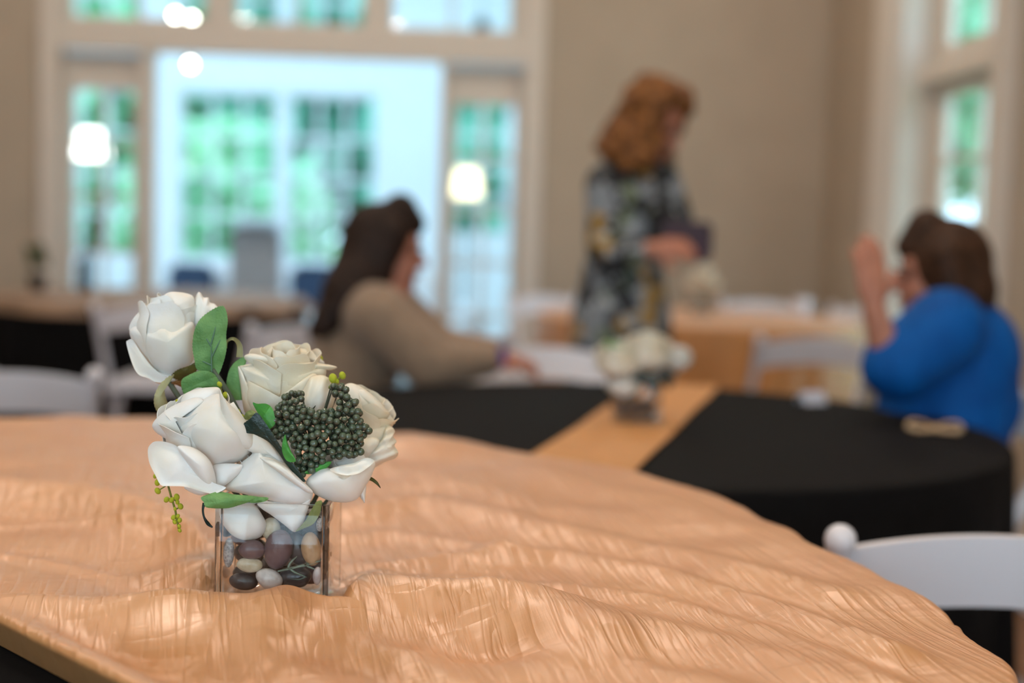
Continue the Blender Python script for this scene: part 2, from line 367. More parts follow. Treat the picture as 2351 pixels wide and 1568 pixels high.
sk = struct_root('window_17', RW(-3, 2, 4.0)); MB().box(u0s+1.2, u1s-1.2, .9, 3.4, 4.03, 4.04, RW).build('pane', M_glass, sk, False, True)  # unseen skylight, added as glazing for the light opening in the sunroom ceiling

# ------------------------------------------------------------------ outdoors
M_grass = mat('lawn', (112, 150, 84), .9, col2=(92, 132, 70), vscale=2)
struct('ground_outside', MB().box(-45, 45, 8.9, 60, -.32, -.12).box(2.7, 45, -20, 8.9, -.32, -.12), M_grass)
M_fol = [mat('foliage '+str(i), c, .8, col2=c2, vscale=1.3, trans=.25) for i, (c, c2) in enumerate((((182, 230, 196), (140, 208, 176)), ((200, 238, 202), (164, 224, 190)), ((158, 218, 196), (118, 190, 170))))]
M_bark = mat('bark', (92, 78, 64), .9, var=.3)
def tree(label, x, y, h, r, mi, seed, n=2600, mid=.56):
    rg = np.random.default_rng(seed); t = thing('tree', label, 'tree', (x, y, -.12), 0, 'trees outside the windows')
    pts = [Vector((0, 0, 0)), Vector((.05, .03, h*.3)), Vector((-.04, .05, h*.62))]
    mb = MB().tube(pts, [.16, .12, .06], 8)
    for i in range(5):
        a = rg.random()*6.28; mb.tube([pts[1]+Vector((0, 0, h*.08*i)), pts[1]+Vector((math.cos(a)*r*.6, math.sin(a)*r*.6, h*(.2+.08*i)))], [.05, .02], 6)
    mb.build('trunk', M_bark, t)
    C = rg.normal(0, 1, (26, 3)); C /= np.linalg.norm(C, axis=1)[:, None]; C *= (rg.random((26, 1))**.5)*.8
    C = C*np.array([r, r, h*.42])+np.array([0, 0, h*mid])
    idx = rg.integers(0, 26, n); D = rg.normal(0, 1, (n, 3)); D /= np.linalg.norm(D, axis=1)[:, None]
    Q = C[idx]+D*(rg.random((n, 1))**.4)*r*.42
    A = rg.normal(0, 1, (n, 3)); A /= np.linalg.norm(A, axis=1)[:, None]; B = np.cross(A, rg.normal(0, 1, (n, 3))); B /= np.linalg.norm(B, axis=1)[:, None]
    s = (.08+.1*rg.random((n, 1)))
    V = np.stack([Q-A*s*1.5, Q+B*s*.7, Q+A*s*1.5, Q-B*s*.7], 1).reshape(-1, 3); V[:, 2] = np.maximum(V[:, 2], .1)
    F = np.arange(4*n).reshape(-1, 4)
    o = link('foliage', mesh_of('foliage', V, F.tolist(), M_fol[mi], False), t); o['kind'] = 'stuff'
    return t
TR = [(-9.2, 19.6, 6.5, 1.9, 0, 'spreading leafy tree seen through the glazing beside the open doorway'),
      (-4.3, 19.4, 6.2, 1.9, 1, 'light green tree behind the left sunroom window'),
      (.6, 19.6, 6.4, 1.9, 2, 'blue green tree beyond the sunroom corner'),
      (-12, 26.5, 9, 2.3, 1, 'tall pale tree far back at the left end of the tree line'),
      (-6.6, 26.2, 9.5, 2.3, 0, 'tallest tree far back behind the left sunroom window'),
      (-1.4, 26.4, 9, 2.3, 1, 'tall pale tree far back behind the right sunroom window'),
      (5.2, 13.2, 6.5, 1.6, 1, 'light green tree right outside the french door'),
      (9.2, 18.2, 8, 2.1, 0, 'tall mid green tree farthest outside the french door'),
      (5.0, 22.0, 8.0, 2.0, 2, 'blue green tree glimpsed past the one outside the french door')]
for i, (x, y, mi, lb) in enumerate(((-8.6, 15.4, 1, 'at the far left of the sunroom windows'), (-5.9, 15.6, 0, 'below the left sunroom window'), (-3.2, 15.5, 1, 'below the middle sunroom window'), (-.5, 15.6, 2, 'below the right sunroom window'), (2.2, 15.5, 0, 'beyond the sunroom side wall'), (4.9, 9.6, 1, 'just outside the french door'))):
    rg = np.random.default_rng(90+i); n = 2200; t = thing('shrub', 'rounded leafy shrub '+lb, 'shrub', (x, y, -.12), 0, 'shrubs outside the windows')
    D = rg.normal(0, 1, (n, 3)); D /= np.linalg.norm(D, axis=1)[:, None]; Q = D*np.array([1.15, .9, 1.25])*(.75+.3*rg.random((n, 1)))+np.array([0, 0, 1.0]); Q[:, 2] = np.abs(Q[:, 2])+.05
    A = rg.normal(0, 1, (n, 3)); A /= np.linalg.norm(A, axis=1)[:, None]; B = np.cross(A, rg.normal(0, 1, (n, 3))); B /= np.linalg.norm(B, axis=1)[:, None]; s_ = .07+.07*rg.random((n, 1))
    V = np.stack([Q-A*s_*1.5, Q+B*s_*.7, Q+A*s_*1.5, Q-B*s_*.7], 1).reshape(-1, 3); V[:, 2] = np.maximum(V[:, 2], .02)
    o = link('foliage', mesh_of('foliage', V, np.arange(4*n).reshape(-1, 4).tolist(), M_fol[mi], False), t); o['kind'] = 'stuff'
    MB().tube([(0, 0, 0), (.05, 0, .6), (.1, .1, 1.1)], [.06, .04, .02], 6).build('trunk', M_bark, t)
for i, (x, y, h, r, mi, lb) in enumerate(TR): tree(lb, x, y, h, r, mi, 40+i)
def row_tree(label, x, y, mi, seed):
    t = tree(label, x, y, 7.4, 1.75, mi, seed, 4600, .46); t['group'] = 'dense row of trees across the lawn'
for i in range(8): row_tree('pale green tree in the dense row across the lawn', -12.2+i*2.1, 22.8+(i % 2)*.4, (0, 1, 2, 1)[i % 4], 70+i)
for i, (x, y) in enumerate(((-5.3, 17.9), (-2.1, 17.7))): row_tree('pale green tree standing in front of the dense row', x, y, 1+i, 95+i)
for i, (x, y) in enumerate(((7.4, 16.2), (6.6, 18.6), (8.6, 21.4), (6.2, 25.2))): row_tree('pale green tree in the thicket beyond the french door', x, y, i % 3, 84+i)

# ------------------------------------------------------------------ front table, black cloth and crinkled overlay
ZB = .795                                   # black cloth level on the front table
TC = Vector((-.595, 1.445)); TRAD = .945
YV = 1.245                                  # front glass face of the vase
VW = .102; VH = .098
vl = P(489, 1200, YV); vr = P(757, 1200, YV); vcx = (vl.x+vr.x)/2; zrim = P(623, 1157, YV).z; zvb = zrim-VH
VC = Vector((vcx, YV+VW/2)); 
M_tbl = mat('table laminate', (150, 132, 112), .5, var=.1)
M_leg = mat('dark metal leg', (52, 50, 50), .4, metal=.6)
def round_table(label, cx, cy, R, z, group=None):
    t = thing('round_table', label, 'table', (cx, cy, 0), 0, group)
    MB().lathe([(R, z-.03), (R+.004, z-.02), (R+.004, z-.008), (R, z)], 64).build('table_top', M_tbl, t)
    for k in range(4):
        a = math.pi/4+k*math.pi/2; MB().tube([(R*.62*math.cos(a), R*.62*math.sin(a), z-.03), (R*.66*math.cos(a), R*.66*math.sin(a), 0)], .016, 8).build('leg', M_leg, t)
    return t
def round_cloth(label, cx, cy, R, z, m, drop, seed, cat='tablecloth', group=None, waves=22, hem=None):
    rg = np.random.default_rng(seed); n = 240; th = np.arange(n)*2*np.pi/n; rows = []
    wv = np.sin(th*waves+rg.random()*6+1.2*np.sin(th*3+rg.random()*6))+.5*np.sin(th*(waves*2-5)+1)
    for r in np.linspace(.02, R-.012, 14): rows.append((np.full(n, r), np.full(n, z)))
    for k in range(1, 5):
        a = k/4*math.pi/2; rows.append((np.full(n, R-.012+.012*math.sin(a)+.002), np.full(n, z-.012+.012*math.cos(a))))
    for k in range(1, 15):
        f = k/14; rows.append((R+.003+.02*f+wv*.016*min(1, f*1.6), np.full(n, z-.012-f*drop)))
    V = [(0, 0, z)]; F = []
    for rr, zz in rows: V += [(a*math.cos(t), a*math.sin(t), b) for a, b, t in zip(rr, zz, th)]
    for k in range(n): F.append((0, 1+k, 1+(k+1) % n))
    for i in range(len(rows)-1):
        b = 1+i*n
        for k in range(n): F.append((b+k, b+n+k, b+n+(k+1) % n, b+(k+1) % n))
    o = link('tablecloth', mesh_of('tablecloth', V, F, m)); o.location = (cx, cy, 0)
    return tag(o, label, cat, group)
round_table('round banquet table under the crinkled tan overlay and rose vase', TC.x, TC.y, TRAD-.01, ZB-.004)
round_cloth('black cloth under the crinkled tan overlay', TC.x, TC.y, TRAD-.004, ZB, M_black, .70, 3)

def ridge(px, amp, wid, z=.83): return ([tuple(PZ(x, y, z)[:2]) for x, y in px], amp, wid)
RIDGES = [ridge([(-260, 1352), (0, 1354), (200, 1358), (420, 1368), (600, 1366), (720, 1350), (860, 1330), (1000, 1330), (1180, 1352), (1350, 1390)], .028, .050, .846),
          ridge([(690, 1352), (790, 1335), (880, 1315)], .010, .030, .84),
          ridge([(-300, 1085), (0, 1098), (170, 1115), (330, 1150), (440, 1200), (492, 1290)], .028, .042, .838),
          ridge([(-100, 1200), (120, 1196), (260, 1206), (420, 1240), (480, 1290)], .004, .012, .818),
          ridge([(820, 1150), (960, 1128), (1130, 1160), (1320, 1200), (1600, 1255), (1900, 1340)], .011, .034),
          ridge([(800, 1200), (890, 1190), (1000, 1205), (1150, 1232)], .007, .02),
          ridge([(800, 1320), (880, 1275), (1010, 1258), (1160, 1238), (1290, 1244), (1500, 1290), (1720, 1355), (2050, 1470)], .012, .026),
          ridge([(900, 1300), (1080, 1295), (1280, 1318), (1500, 1345), (1760, 1420), (2100, 1560)], .006, .018),
          ridge([(1150, 1370), (1400, 1390), (1650, 1440), (1950, 1540)], .010, .034),
          ridge([(560, 1400), (760, 1440), (940, 1480), (1050, 1540)], .008, .026),
          ridge([(300, 1390), (520, 1430), (700, 1490), (800, 1560)], .006, .024),
          ridge([(1180, 1500), (1350, 1480), (1600, 1520), (1800, 1600)], .008, .03),
          ridge([(0, 1270), (160, 1290), (330, 1330)], .004, .014, .818),
          ridge([(950, 985), (1300, 1075), (1750, 1190), (2050, 1340)], .006, .05),
          ridge([(760, 1000), (960, 1012)], .016, .06),
          ridge([(560, 1010), (800, 1035), (1000, 1075), (1250, 1140)], .007, .05)]
PIT = [(PZ(1110, 1500, .81), .012, .03), (PZ(390, 1290, .81), .004, .06)]
ZHEM = .837; hA = PZ(0, 1404, ZHEM); hB = PZ(333, 1568, ZHEM)
hd = (hB-hA).to_2d().normalized(); hn = Vector((hd.y, -hd.x))      # normal, pointing out of the cloth
if (VC-hA.to_2d()).dot(hn) > 0: hn = -hn
def over_z(X, Y):
    z = np.full(X.shape, ZB+.018)
    for pts, amp, wid in RIDGES:
        z += amp*np.exp(-(dist_poly(X, Y, pts)/wid)**2)
    for c, amp, wid in PIT: z -= amp*np.exp(-((X-c.x)**2+(Y-c.y)**2)/wid**2)
    a = math.radians(13); ac = X*math.cos(a)+Y*math.sin(a); al = -X*math.sin(a)+Y*math.cos(a)
    z += .007*vnoise(X+3, Y+3, 1, 7)+.004*vnoise(X+3, Y+3, 2, 16)
    z += .0016*np.abs(vnoise(ac*60+50, al*6+50, 4, 1.0))+.0018*np.abs(vnoise(ac*22+50, al*3+50, 5, 1.0))
    z += .0012*np.abs(vnoise(ac*12+50, al*70+50, 6, 1.0))
    dv = np.maximum(np.abs(X-VC.x), np.abs(Y-VC.y))-VW/2
    hw = np.exp(-(((X-hA.x)*hn.x+(Y-hA.y)*hn.y)/.03)**2); z = z+hw*(ZHEM-z)
    # folds swirling into the vase
    th = np.arctan2(Y-VC.y, X-VC.x); rr = np.hypot(X-VC.x, Y-VC.y)
    z += .005*np.sin(th*9+rr*18)*np.exp(-((rr-.13)/.06)**2)
    k = np.clip(dv/.026, 0, 1); k = k*k*(3-2*k)
    return (zvb-.003)*(1-k)+np.maximum(z, ZB+.006)*k
def overlay():
    n, m = 1150, 330
    th = np.arange(n)*2*np.pi/n; dx, dy = np.cos(th), np.sin(th)
    ox, oy = VC.x-TC.x, VC.y-TC.y; bq = ox*dx+oy*dy; Re = TRAD+.045+.008*np.sin(th*7+1)+.005*np.sin(th*23)+.085*np.exp(-((((th+.45+np.pi) % (2*np.pi))-np.pi)/.42)**2)-.03*np.exp(-((th-.50)/.35)**2)
    rc = -bq+np.sqrt(bq*bq-(ox*ox+oy*oy-Re**2))
    den = dx*hn.x+dy*hn.y; num = (hA.x-VC.x)*hn.x+(hA.y-VC.y)*hn.y
    rh = np.where(den > 1e-4, num/np.maximum(den, 1e-4), 1e9)
    ishem = rh < rc; rb = np.minimum(rc, rh)
    f = (np.linspace(0, 1, m))**1.15
    X = VC.x+dx[None]*(rb[None]*f[:, None]); Y = VC.y+dy[None]*(rb[None]*f[:, None]); Z = over_z(X, Y)
    rows = [np.stack([X[i], Y[i], Z[i]], 1) for i in range(m)]
    nx = np.where(ishem, hn.x, (X[-1]-TC.x)/np.hypot(X[-1]-TC.x, Y[-1]-TC.y)); ny = np.where(ishem, hn.y, (Y[-1]-TC.y)/np.hypot(X[-1]-TC.x, Y[-1]-TC.y))
    E = rows[-1]
    wv = .02*np.sin(th*60)+.012*np.sin(th*101+2)
    for k in range(1, 21):
        if k <= 6:
            a = k/6*math.pi/2; out = .008*math.sin(a); dn = .008*(1-math.cos(a)); oh, dh = .006*math.sin(a), .006*(1-math.cos(a))
        else:
            q = (k-6)/14; out = .008+.03*q+wv*q; dn = .008+.30*q; oh = .006-.022*q; dh = .006+np.clip(E[:, 2]-ZB-.008, .004, 1)*q
        o_ = np.where(ishem, oh, out); d_ = np.where(ishem, dh, dn)
        rows.append(np.stack([E[:, 0]+nx*o_, E[:, 1]+ny*o_, E[:, 2]-d_], 1))
    V = np.concatenate(rows); R_ = len(rows)
    i = np.arange(R_-1)[:, None]*n; k = np.arange(n)[None]; k2 = (k+1) % n
    F = np.stack([i+k, i+n+k, i+n+k2, i+k2], -1).reshape(-1, 4)
    me = bpy.data.meshes.new('overlay'); me.vertices.add(len(V)); me.vertices.foreach_set('co', V.ravel())
    me.loops.add(F.size); me.loops.foreach_set('vertex_index', F.ravel().astype(np.int32))
    me.polygons.add(len(F)); me.polygons.foreach_set('loop_start', (np.arange(len(F))*4).astype(np.int32))
    me.update(calc_edges=True); me.validate(); me.polygons.foreach_set('use_smooth', [True]*len(me.polygons)); me.materials.append(M_taf)
    return tag(link('table_overlay', me), 'crinkled shiny tan taffeta overlay bunched around the rose vase', 'tablecloth')
overlay()

# ------------------------------------------------------------------ square glass vase
def vase(label, cx, cy, zb, W, H, t=.0045, group=None):
    r = thing('square_vase', label, 'vase', (cx, cy, zb), 0, group); h = W/2
    mb = MB()
    def sq(s, z, rd):
        out = []
        for (sx, sy) in ((1, 1), (-1, 1), (-1, -1), (1, -1)):
            c = Vector((sx*(s-rd), sy*(s-rd), z)); a0 = math.atan2(sy, sx)-math.pi/4
            for k in range(4):
                a = a0+math.pi/2*k/3; out.append(c+Vector((math.cos(a)*rd, math.sin(a)*rd, 0)))
        return out
    rings = [sq(h-.001, 0, .004), sq(h, .001, .005), sq(h, H-.0012, .005), sq(h-.001, H, .004), sq(h-t+.001, H, .003), sq(h-t, H-.0012, .003), sq(h-t, .008, .003)]
    V = [v for g in rings for v in g]; n = 16; F = []
    for i in range(len(rings)-1):
        for k in range(n): F.append((i*n+k, i*n+(k+1) % n, (i+1)*n+(k+1) % n, (i+1)*n+k))
    F.append(tuple(range(n))[::-1]); F.append(tuple((len(rings)-1)*n+k for k in range(n)))
    gb = MB().add(V, F).build('glass_body', M_vglass, r); gb.data.materials.append(M_vcorner)
    for p in gb.data.polygons:
        if len(p.vertices) == 4 and ((p.index % 16) % 4 != 3 or p.index//16 in (2, 3, 4)) and p.index < 16*(len(rings)-1): p.material_index = 1
    return r
vase('square clear glass vase of river stones on the crinkled tan overlay', VC.x, VC.y, zvb, VW, VH)

# ------------------------------------------------------------------ pebbles
PC = {'purple': ((104, 84, 88), (92, 70, 74)), 'cream': ((202, 192, 170), (178, 164, 136)), 'tan': ((176, 142, 106), (160, 124, 88)), 'white': ((212, 206, 202), (190, 184, 180)),
      'dark': ((70, 66, 68), (50, 48, 50)), 'grey': ((172, 168, 166), (120, 118, 120)), 'rose': ((190, 176, 172), (168, 150, 146))}
PM = {k: mat('pebble '+k, a, .35, col2=b, vscale=120 if k != 'grey' else 420, bump=.1, bscale=300, coat=.2) for k, (a, b) in PC.items()}
def pebble(label, c, rx, ry, rz, rot, kind, seed, group='river stones in the rose vase'):
    rg = np.random.default_rng(seed); mb = MB().sphere((0, 0, 0), 1, 20, 13)
    k = rg.normal(0, 1, (4, 3)); ph = rg.random(4)*6
    V = []
    for v in mb.V:
        f = 1+.05*sum(math.sin(Vector(k[i]).dot(v)*1.6+ph[i]) for i in range(4))*.6; V.append(Vector((v.x*rx*f, v.y*ry*f, v.z*rz*f)))
    o = link('pebble', mesh_of('pebble', V, mb.F, PM[kind])); o.location = c; o.rotation_euler = (0, rot, 0)
    return tag(o, label, 'pebble', group)
def vp(cx, cy): return 470+cx/6.2714, 1120+cy/6.2714
PEB = [('slender white speckled pebble upright at the vase corner', 350, 920, 165, 450, 2, 'grey', 0),
       ('small purple brown pebble resting on a cream one', 672, 890, 390, 285, 0, 'purple', 0),
       ('flat glossy cream pebble under the small purple one', 642, 1105, 400, 215, 3, 'cream', .002),
       ('largest pebble, upright purple brown oval', 1068, 872, 410, 615, 10, 'purple', 0),
       ('sandy tan oval pebble beside the grey green twig', 1532, 885, 320, 520, -8, 'tan', 0),
       ('smooth white pebble at the bottom of the vase', 930, 1310, 390, 320, 22, 'white', 0),
       ('pale cream pebble tucked under the hanging petals', 955, 590, 290, 340, 10, 'cream', .012),
       ('thin pinkish pebble at the lower corner of the vase', 1618, 1270, 140, 270, 4, 'rose', 0),
       ('wide dark grey pebble behind the grey green twig', 1300, 1290, 520, 330, -8, 'dark', .006),
       ('dark grey pebble at the vase bottom below the cream one', 560, 1345, 430, 270, 5, 'dark', .004),
       ('tall dark grey pebble between purple and tan ones', 1330, 880, 300, 560, -14, 'dark', .012),
       ('dark pebble under the olive leaf', 1540, 500, 340, 300, 0, 'dark', .012),
       ('pale grey pebble high up behind the vase glass', 1665, 530, 120, 200, 0, 'grey', .004),
       ('dark pebble above the speckled one', 330, 560, 260, 300, 20, 'dark', .014)]
sc_ = YV/FPX
for i, (lb, cx, cy, w_, h_, rot, kd, dd) in enumerate(PEB):
    x, y = vp(cx, cy); rx = w_/6.2714/2*sc_; rz = h_/6.2714/2*sc_; ry = min(rx, rz)*.8
    pebble(lb, P(x, y, YV+.006+ry+dd), rx, ry, rz, math.radians(rot), kd, 100+i)
q = 0
for lay in range(4):
    for i in range(3):
        for j in range(2):
            kd = ('dark', 'dark', 'purple', 'dark', 'dark', 'grey')[(q*5+lay) % 6]; q += 1
            c = Vector((VC.x-.030+.030*i+random.uniform(-.003, .003), VC.y+.008+.026*j, zvb+.020+lay*.018))
            pebble('river stone buried deeper inside the vase', c, .0145, .011, .0095, random.uniform(-.3, .3), kd, 200+q)

# ------------------------------------------------------------------ flowers of the rose vase
def c1(x, y): return 240+x/2.0635, 640+y/2.0635
def patch(name, out, D, bulge, gx, gy, m, root, curl=0.0, wr=None, ser=0, nser=46, thick=.0006, N=72, RG=13, fold=0.0, fang=0, cen=None, px=False, seed=0):
    """petal or leaf: an outline with its own distance, bulge, tilt, curl and thickness (depths in metres)"""
    o = crom([(p if px else c1(*p)) for p in out], N if not ser else 184, True); n = len(o)
    c = np.array(cen if px else c1(*cen)) if cen else o.mean(0); R = np.hypot(*(o-c).T).mean()
    if ser:
        k = np.arange(n)/n*nser; saw = (k % 1)-.5; o = c+(o-c)*(1+ser*saw[:, None])
    rg = np.random.default_rng(seed+int(abs(D)*1e5)); ph = rg.random(4)*6
    V = []
    for side in (0, 1):
        for i in range(RG+1):
            s = i/RG
            for k in range(n if i else 1):
                p = c+(o[k]-c)*s; a, b = (p-c)/R; rr = math.hypot(a, b)
                d = D+gx*a+gy*b-bulge*(1-s*s)+curl*s**7
                d += .0012*math.sin(a*2.3+b*1.7+ph[0])*s+.0006*math.sin(a*5.1-b*4.2+ph[1])*s
                if wr:
                    for (an, fq, am) in wr: d += am*math.sin(fq*(a*math.cos(an)+b*math.sin(an))+ph[2])*min(1, s*1.3)
                if fold: d += fold*abs(a*math.cos(fang)+b*math.sin(fang))
                V.append(P(p[0], p[1], d+(thick if side else 0)))
    F = []; off = 1+RG*n
    for side in (0, 1):
        b0 = side*off; fl = (lambda t: t) if side else (lambda t: t[::-1])
        for k in range(n): F.append(fl((b0, b0+1+k, b0+1+(k+1) % n)))
        for i in range(RG-1):
            q = b0+1+i*n
            for k in range(n): F.append(fl((q+k, q+n+k, q+n+(k+1) % n, q+(k+1) % n)))
    q = 1+(RG-1)*n
    for k in range(n): F.append((q+k, q+(k+1) % n, off+q+(k+1) % n, off+q+k))
    return MB().add(V, F).build(name, m, root, True, True)
def ribbon(name, pts, wid, D, m, root, dd=None, thick=.0006):
    c = crom([c1(*p) for p in pts], 22); n = len(c); V = []
    wd = np.interp(np.linspace(0, 1, n), np.linspace(0, 1, len(wid)), wid); dd = dd or [0, 0]; de = np.interp(np.linspace(0, 1, n), np.linspace(0, 1, len(dd)), dd)
    for side in (0, 1):
        for i in range(n):
            t = c[min(i+1, n-1)]-c[max(i-1, 0)]; t /= np.hypot(*t)+1e-9; nn = np.array([-t[1], t[0]])
            for sg in (-1, -.4, .4, 1):
                p = c[i]+nn*wd[i]*sg/2.0635; V.append(P(p[0], p[1], D+de[i]+.0018*(1-sg*sg)+(thick if side else 0)))
    F = []
    for side in (0, 1):
        b = side*n*4
        for i in range(n-1):
            for k in range(3): q = (b+i*4+k, b+i*4+k+1, b+i*4+4+k+1, b+i*4+4+k); F.append(q if side == 0 else q[::-1])
    b = n*4
    for i in range(n-1): F += [(i*4, i*4+4, b+i*4+4, b+i*4), (i*4+3, b+i*4+3, b+i*4+7, i*4+7)]
    return MB().add(V, F).build(name, m, root, True, True)
def stemtube(name, pts3, r, m, root): return MB().tube(pts3, r, 8).build(name, m, root, True, True)
def cup_core(root, c, axis, r, h, m, seed, layers=((.35, 1.0, 3), (.6, .96, 4), (.85, .88, 5))):
    """wrapped inner petals round the rose axis"""
    rg = np.random.default_rng(seed); q = Vector((0, 0, 1)).rotation_difference(Vector(axis).normalized())
    for li, (fr, fh, cnt) in enumerate(layers):
        a0 = rg.random()*6.28
        for j in range(cnt):
            ph = a0+j*2*math.pi/cnt; half = math.pi/cnt*1.25; NU, NV = 12, 10; V = []; F = []
            for side in (0, 1):
                for iv in range(NV+1):
                    v = iv/NV
                    for iu in range(NU+1):
                        u = iu/NU*2-1; vt = v*(1-.16*abs(u)**3); an = ph+u*half*(.35+.65*min(1, v*1.8))+.12*v
                        rr = r*fr*(math.sin(min(1, vt*1.25)*math.pi*.62)/.93*.95+.05)+.10*r*max(0, vt-.8)*5*fr*(.4 if li == 0 else 1)+u*.05*r-side*.0005
                        z = h*fh*vt-h*.42-.02*h*math.sin(u*5+j)
                        V.append(Vector(c)+q @ Vector((rr*math.cos(an), rr*math.sin(an), z)))
            w_ = NU+1
            for side in (0, 1):
                b = side*w_*(NV+1)
                for iv in range(NV):
                    for iu in range(NU):
                        t = (b+iv*w_+iu, b+iv*w_+iu+1, b+(iv+1)*w_+iu+1, b+(iv+1)*w_+iu); F.append(t if side == 0 else t[::-1])
            b = w_*(NV+1); t = NV*w_
            for iu in range(NU): F.append((t+iu, t+iu+1, b+t+iu+1, b+t+iu))
            for iv in range(NV):
                F.append((iv*w_, (iv+1)*w_, b+(iv+1)*w_, b+iv*w_)); F.append((iv*w_+NU, b+iv*w_+NU, b+(iv+1)*w_+NU, (iv+1)*w_+NU))
            MB().add(V, F).build('petal', m, root, True, True)
VB3 = Vector((VC.x, VC.y+.005, zvb+.045))
def rose(label, cc, dep, axis, r, h, m, seed, stem_mid=None):
    x, y = c1(*cc); c = P(x, y, dep); rt = thing('rose', label, 'rose', c, 0, 'roses in the front vase')
    cup_core(rt, c, axis, r, h, m, seed)
    b = c-Vector(axis).normalized()*h*.40
    pts = [b, (b*.5+VB3*.5+Vector((0, .01, -.004))), VB3] if stem_mid is None else [b, stem_mid, VB3]
    stemtube('stem', pts, [.0028, .0022, .0022], M_stem, rt)
    return rt
W_, K_, PP = M_rosew, M_rosec, M_rosew
# bud on the long stem
r1 = rose('white rosebud standing highest, on the long leafy stem', (285, 290), 1.335, (.06, .12, 1), .030, .074, W_, 1)
for args in (
    ([(420, 215), (424, 120), (440, 68), (455, 66), (470, 88), (492, 90), (500, 112), (525, 122), (545, 160), (505, 205), (470, 235), (445, 235)], 1.338, .006, .002, -.003, W_, .003, [(0.2, 9, .0012)]),
    ([(245, 160), (262, 100), (300, 66), (345, 62), (400, 72), (424, 92), (428, 150), (415, 225), (330, 225), (255, 205)], 1.330, .010, .003, -.002, W_, .004, None),
    ([(118, 245), (128, 200), (170, 150), (225, 108), (262, 98), (262, 150), (215, 210), (160, 262)], 1.326, .006, -.006, .0, W_, -.002, None),
    ([(104, 310), (110, 292), (135, 290), (175, 350), (235, 425), (310, 480), (290, 492), (240, 488), (205, 470), (160, 452), (130, 400)], 1.325, .004, -.002, .002, W_, -.003, None),
    ([(190, 430), (300, 450), (370, 470), (368, 500), (300, 502), (240, 490)], 1.332, .006, 0, .010, PP, .004, None),
    ([(430, 200), (446, 235), (446, 310), (432, 400), (400, 440), (390, 320), (405, 220)], 1.335, .004, .008, 0, W_, .002, None),
    ([(118, 250), (165, 212), (222, 182), (275, 184), (315, 208), (355, 216), (415, 205), (428, 260), (432, 330), (422, 395), (385, 435), (330, 472), (270, 455), (205, 405), (150, 330)], 1.326, .020, .001, .004, W_, .004, [(0.7, 7, .0007)])):
    o_, D, bg, gx, gy, m, cu, wr = args; patch('petal', o_, D, bg, gx, gy, W_, r1, cu, wr)
patch('sepal', [(318, 462), (345, 432), (400, 412), (430, 398), (440, 430), (400, 465), (355, 482)], 1.318, .003, 0, .006, M_olive, r1, ser=.10, nser=26)
patch('sepal', [(315, 495), (340, 482), (385, 470), (405, 478), (372, 512), (340, 502)], 1.325, .002, 0, .004, mat('brown sepal', (150, 108, 60), .6, var=.3, trans=.15), r1)
patch('sepal', [(332, 456), (300, 466), (262, 500), (238, 548), (234, 590), (245, 622), (262, 642), (284, 628), (298, 590), (286, 545), (290, 500)], 1.305, .004, .004, .002, M_khaki, r1, ser=.09, nser=24, cen=(262, 560))
# leaves on its stem
sp = thing('rose_leaf_sprig', 'pair of toothed green rose leaves below the highest bud', 'leaves', P(*c1(560, 520), 1.31))
bigleaf = patch('leaf', [(553, 128), (575, 150), (584, 200), (577, 260), (578, 330), (562, 400), (535, 458), (495, 446), (440, 430), (426, 385), (416, 320), (425, 250), (450, 195), (500, 152)], 1.302, .003, .003, .002, M_leaf, sp, ser=.035, nser=60, fold=-.004, fang=.12, cen=(510, 300), wr=[(1.2, 6, .0008)])
patch('leaf', [(365, 480), (395, 458), (450, 436), (505, 442), (535, 470), (548, 520), (480, 530), (430, 540), (385, 552), (366, 522)], 1.300, .004, .002, .004, M_leaf, sp, ser=.035, nser=50, fold=-.003, fang=1.2)
patch('leaf', [(675, 366), (640, 378), (605, 408), (585, 450), (578, 510), (596, 562), (640, 575), (665, 540), (660, 460), (668, 410)], 1.322, .003, .003, 0, M_leaf, sp, ser=.03, nser=50, fold=-.003, fang=.2)
patch('leaf', [(610, 560), (650, 520), (690, 560), (660, 575), (620, 570)], 1.326, .001, 0, 0, M_leaf, sp)
M_vein = mat('leaf vein', (84, 118, 92), .5)
for (a, b) in (((508, 440), (505, 310)), ((505, 310), (530, 215)), ((505, 320), (470, 262)), ((508, 410), (452, 385)), ((508, 370), (548, 290))):
    pa, pb = c1(*a), c1(*b); stemtube('leaf_vein', [P(*pa, 1.2985), P((pa[0]+pb[0])/2, (pa[1]+pb[1])/2, 1.298), P(*pb, 1.2995)], [.0008, .0007, .0003], M_vein, sp).parent = bigleaf
stemtube('stem', [P(*c1(510, 430), 1.302), P(*c1(545, 480), 1.305), P(*c1(580, 530), 1.31), P(*c1(640, 640), 1.315), P(*c1(760, 860), 1.3), VB3], .0026, M_stem, sp)
ribbon('sepal_ribbon', [(578, 330), (580, 300), (600, 284), (622, 290), (640, 320), (640, 372)], [3, 6, 7, 9, 13, 17], 1.312, M_khaki, sp, [0, -.006, .004])

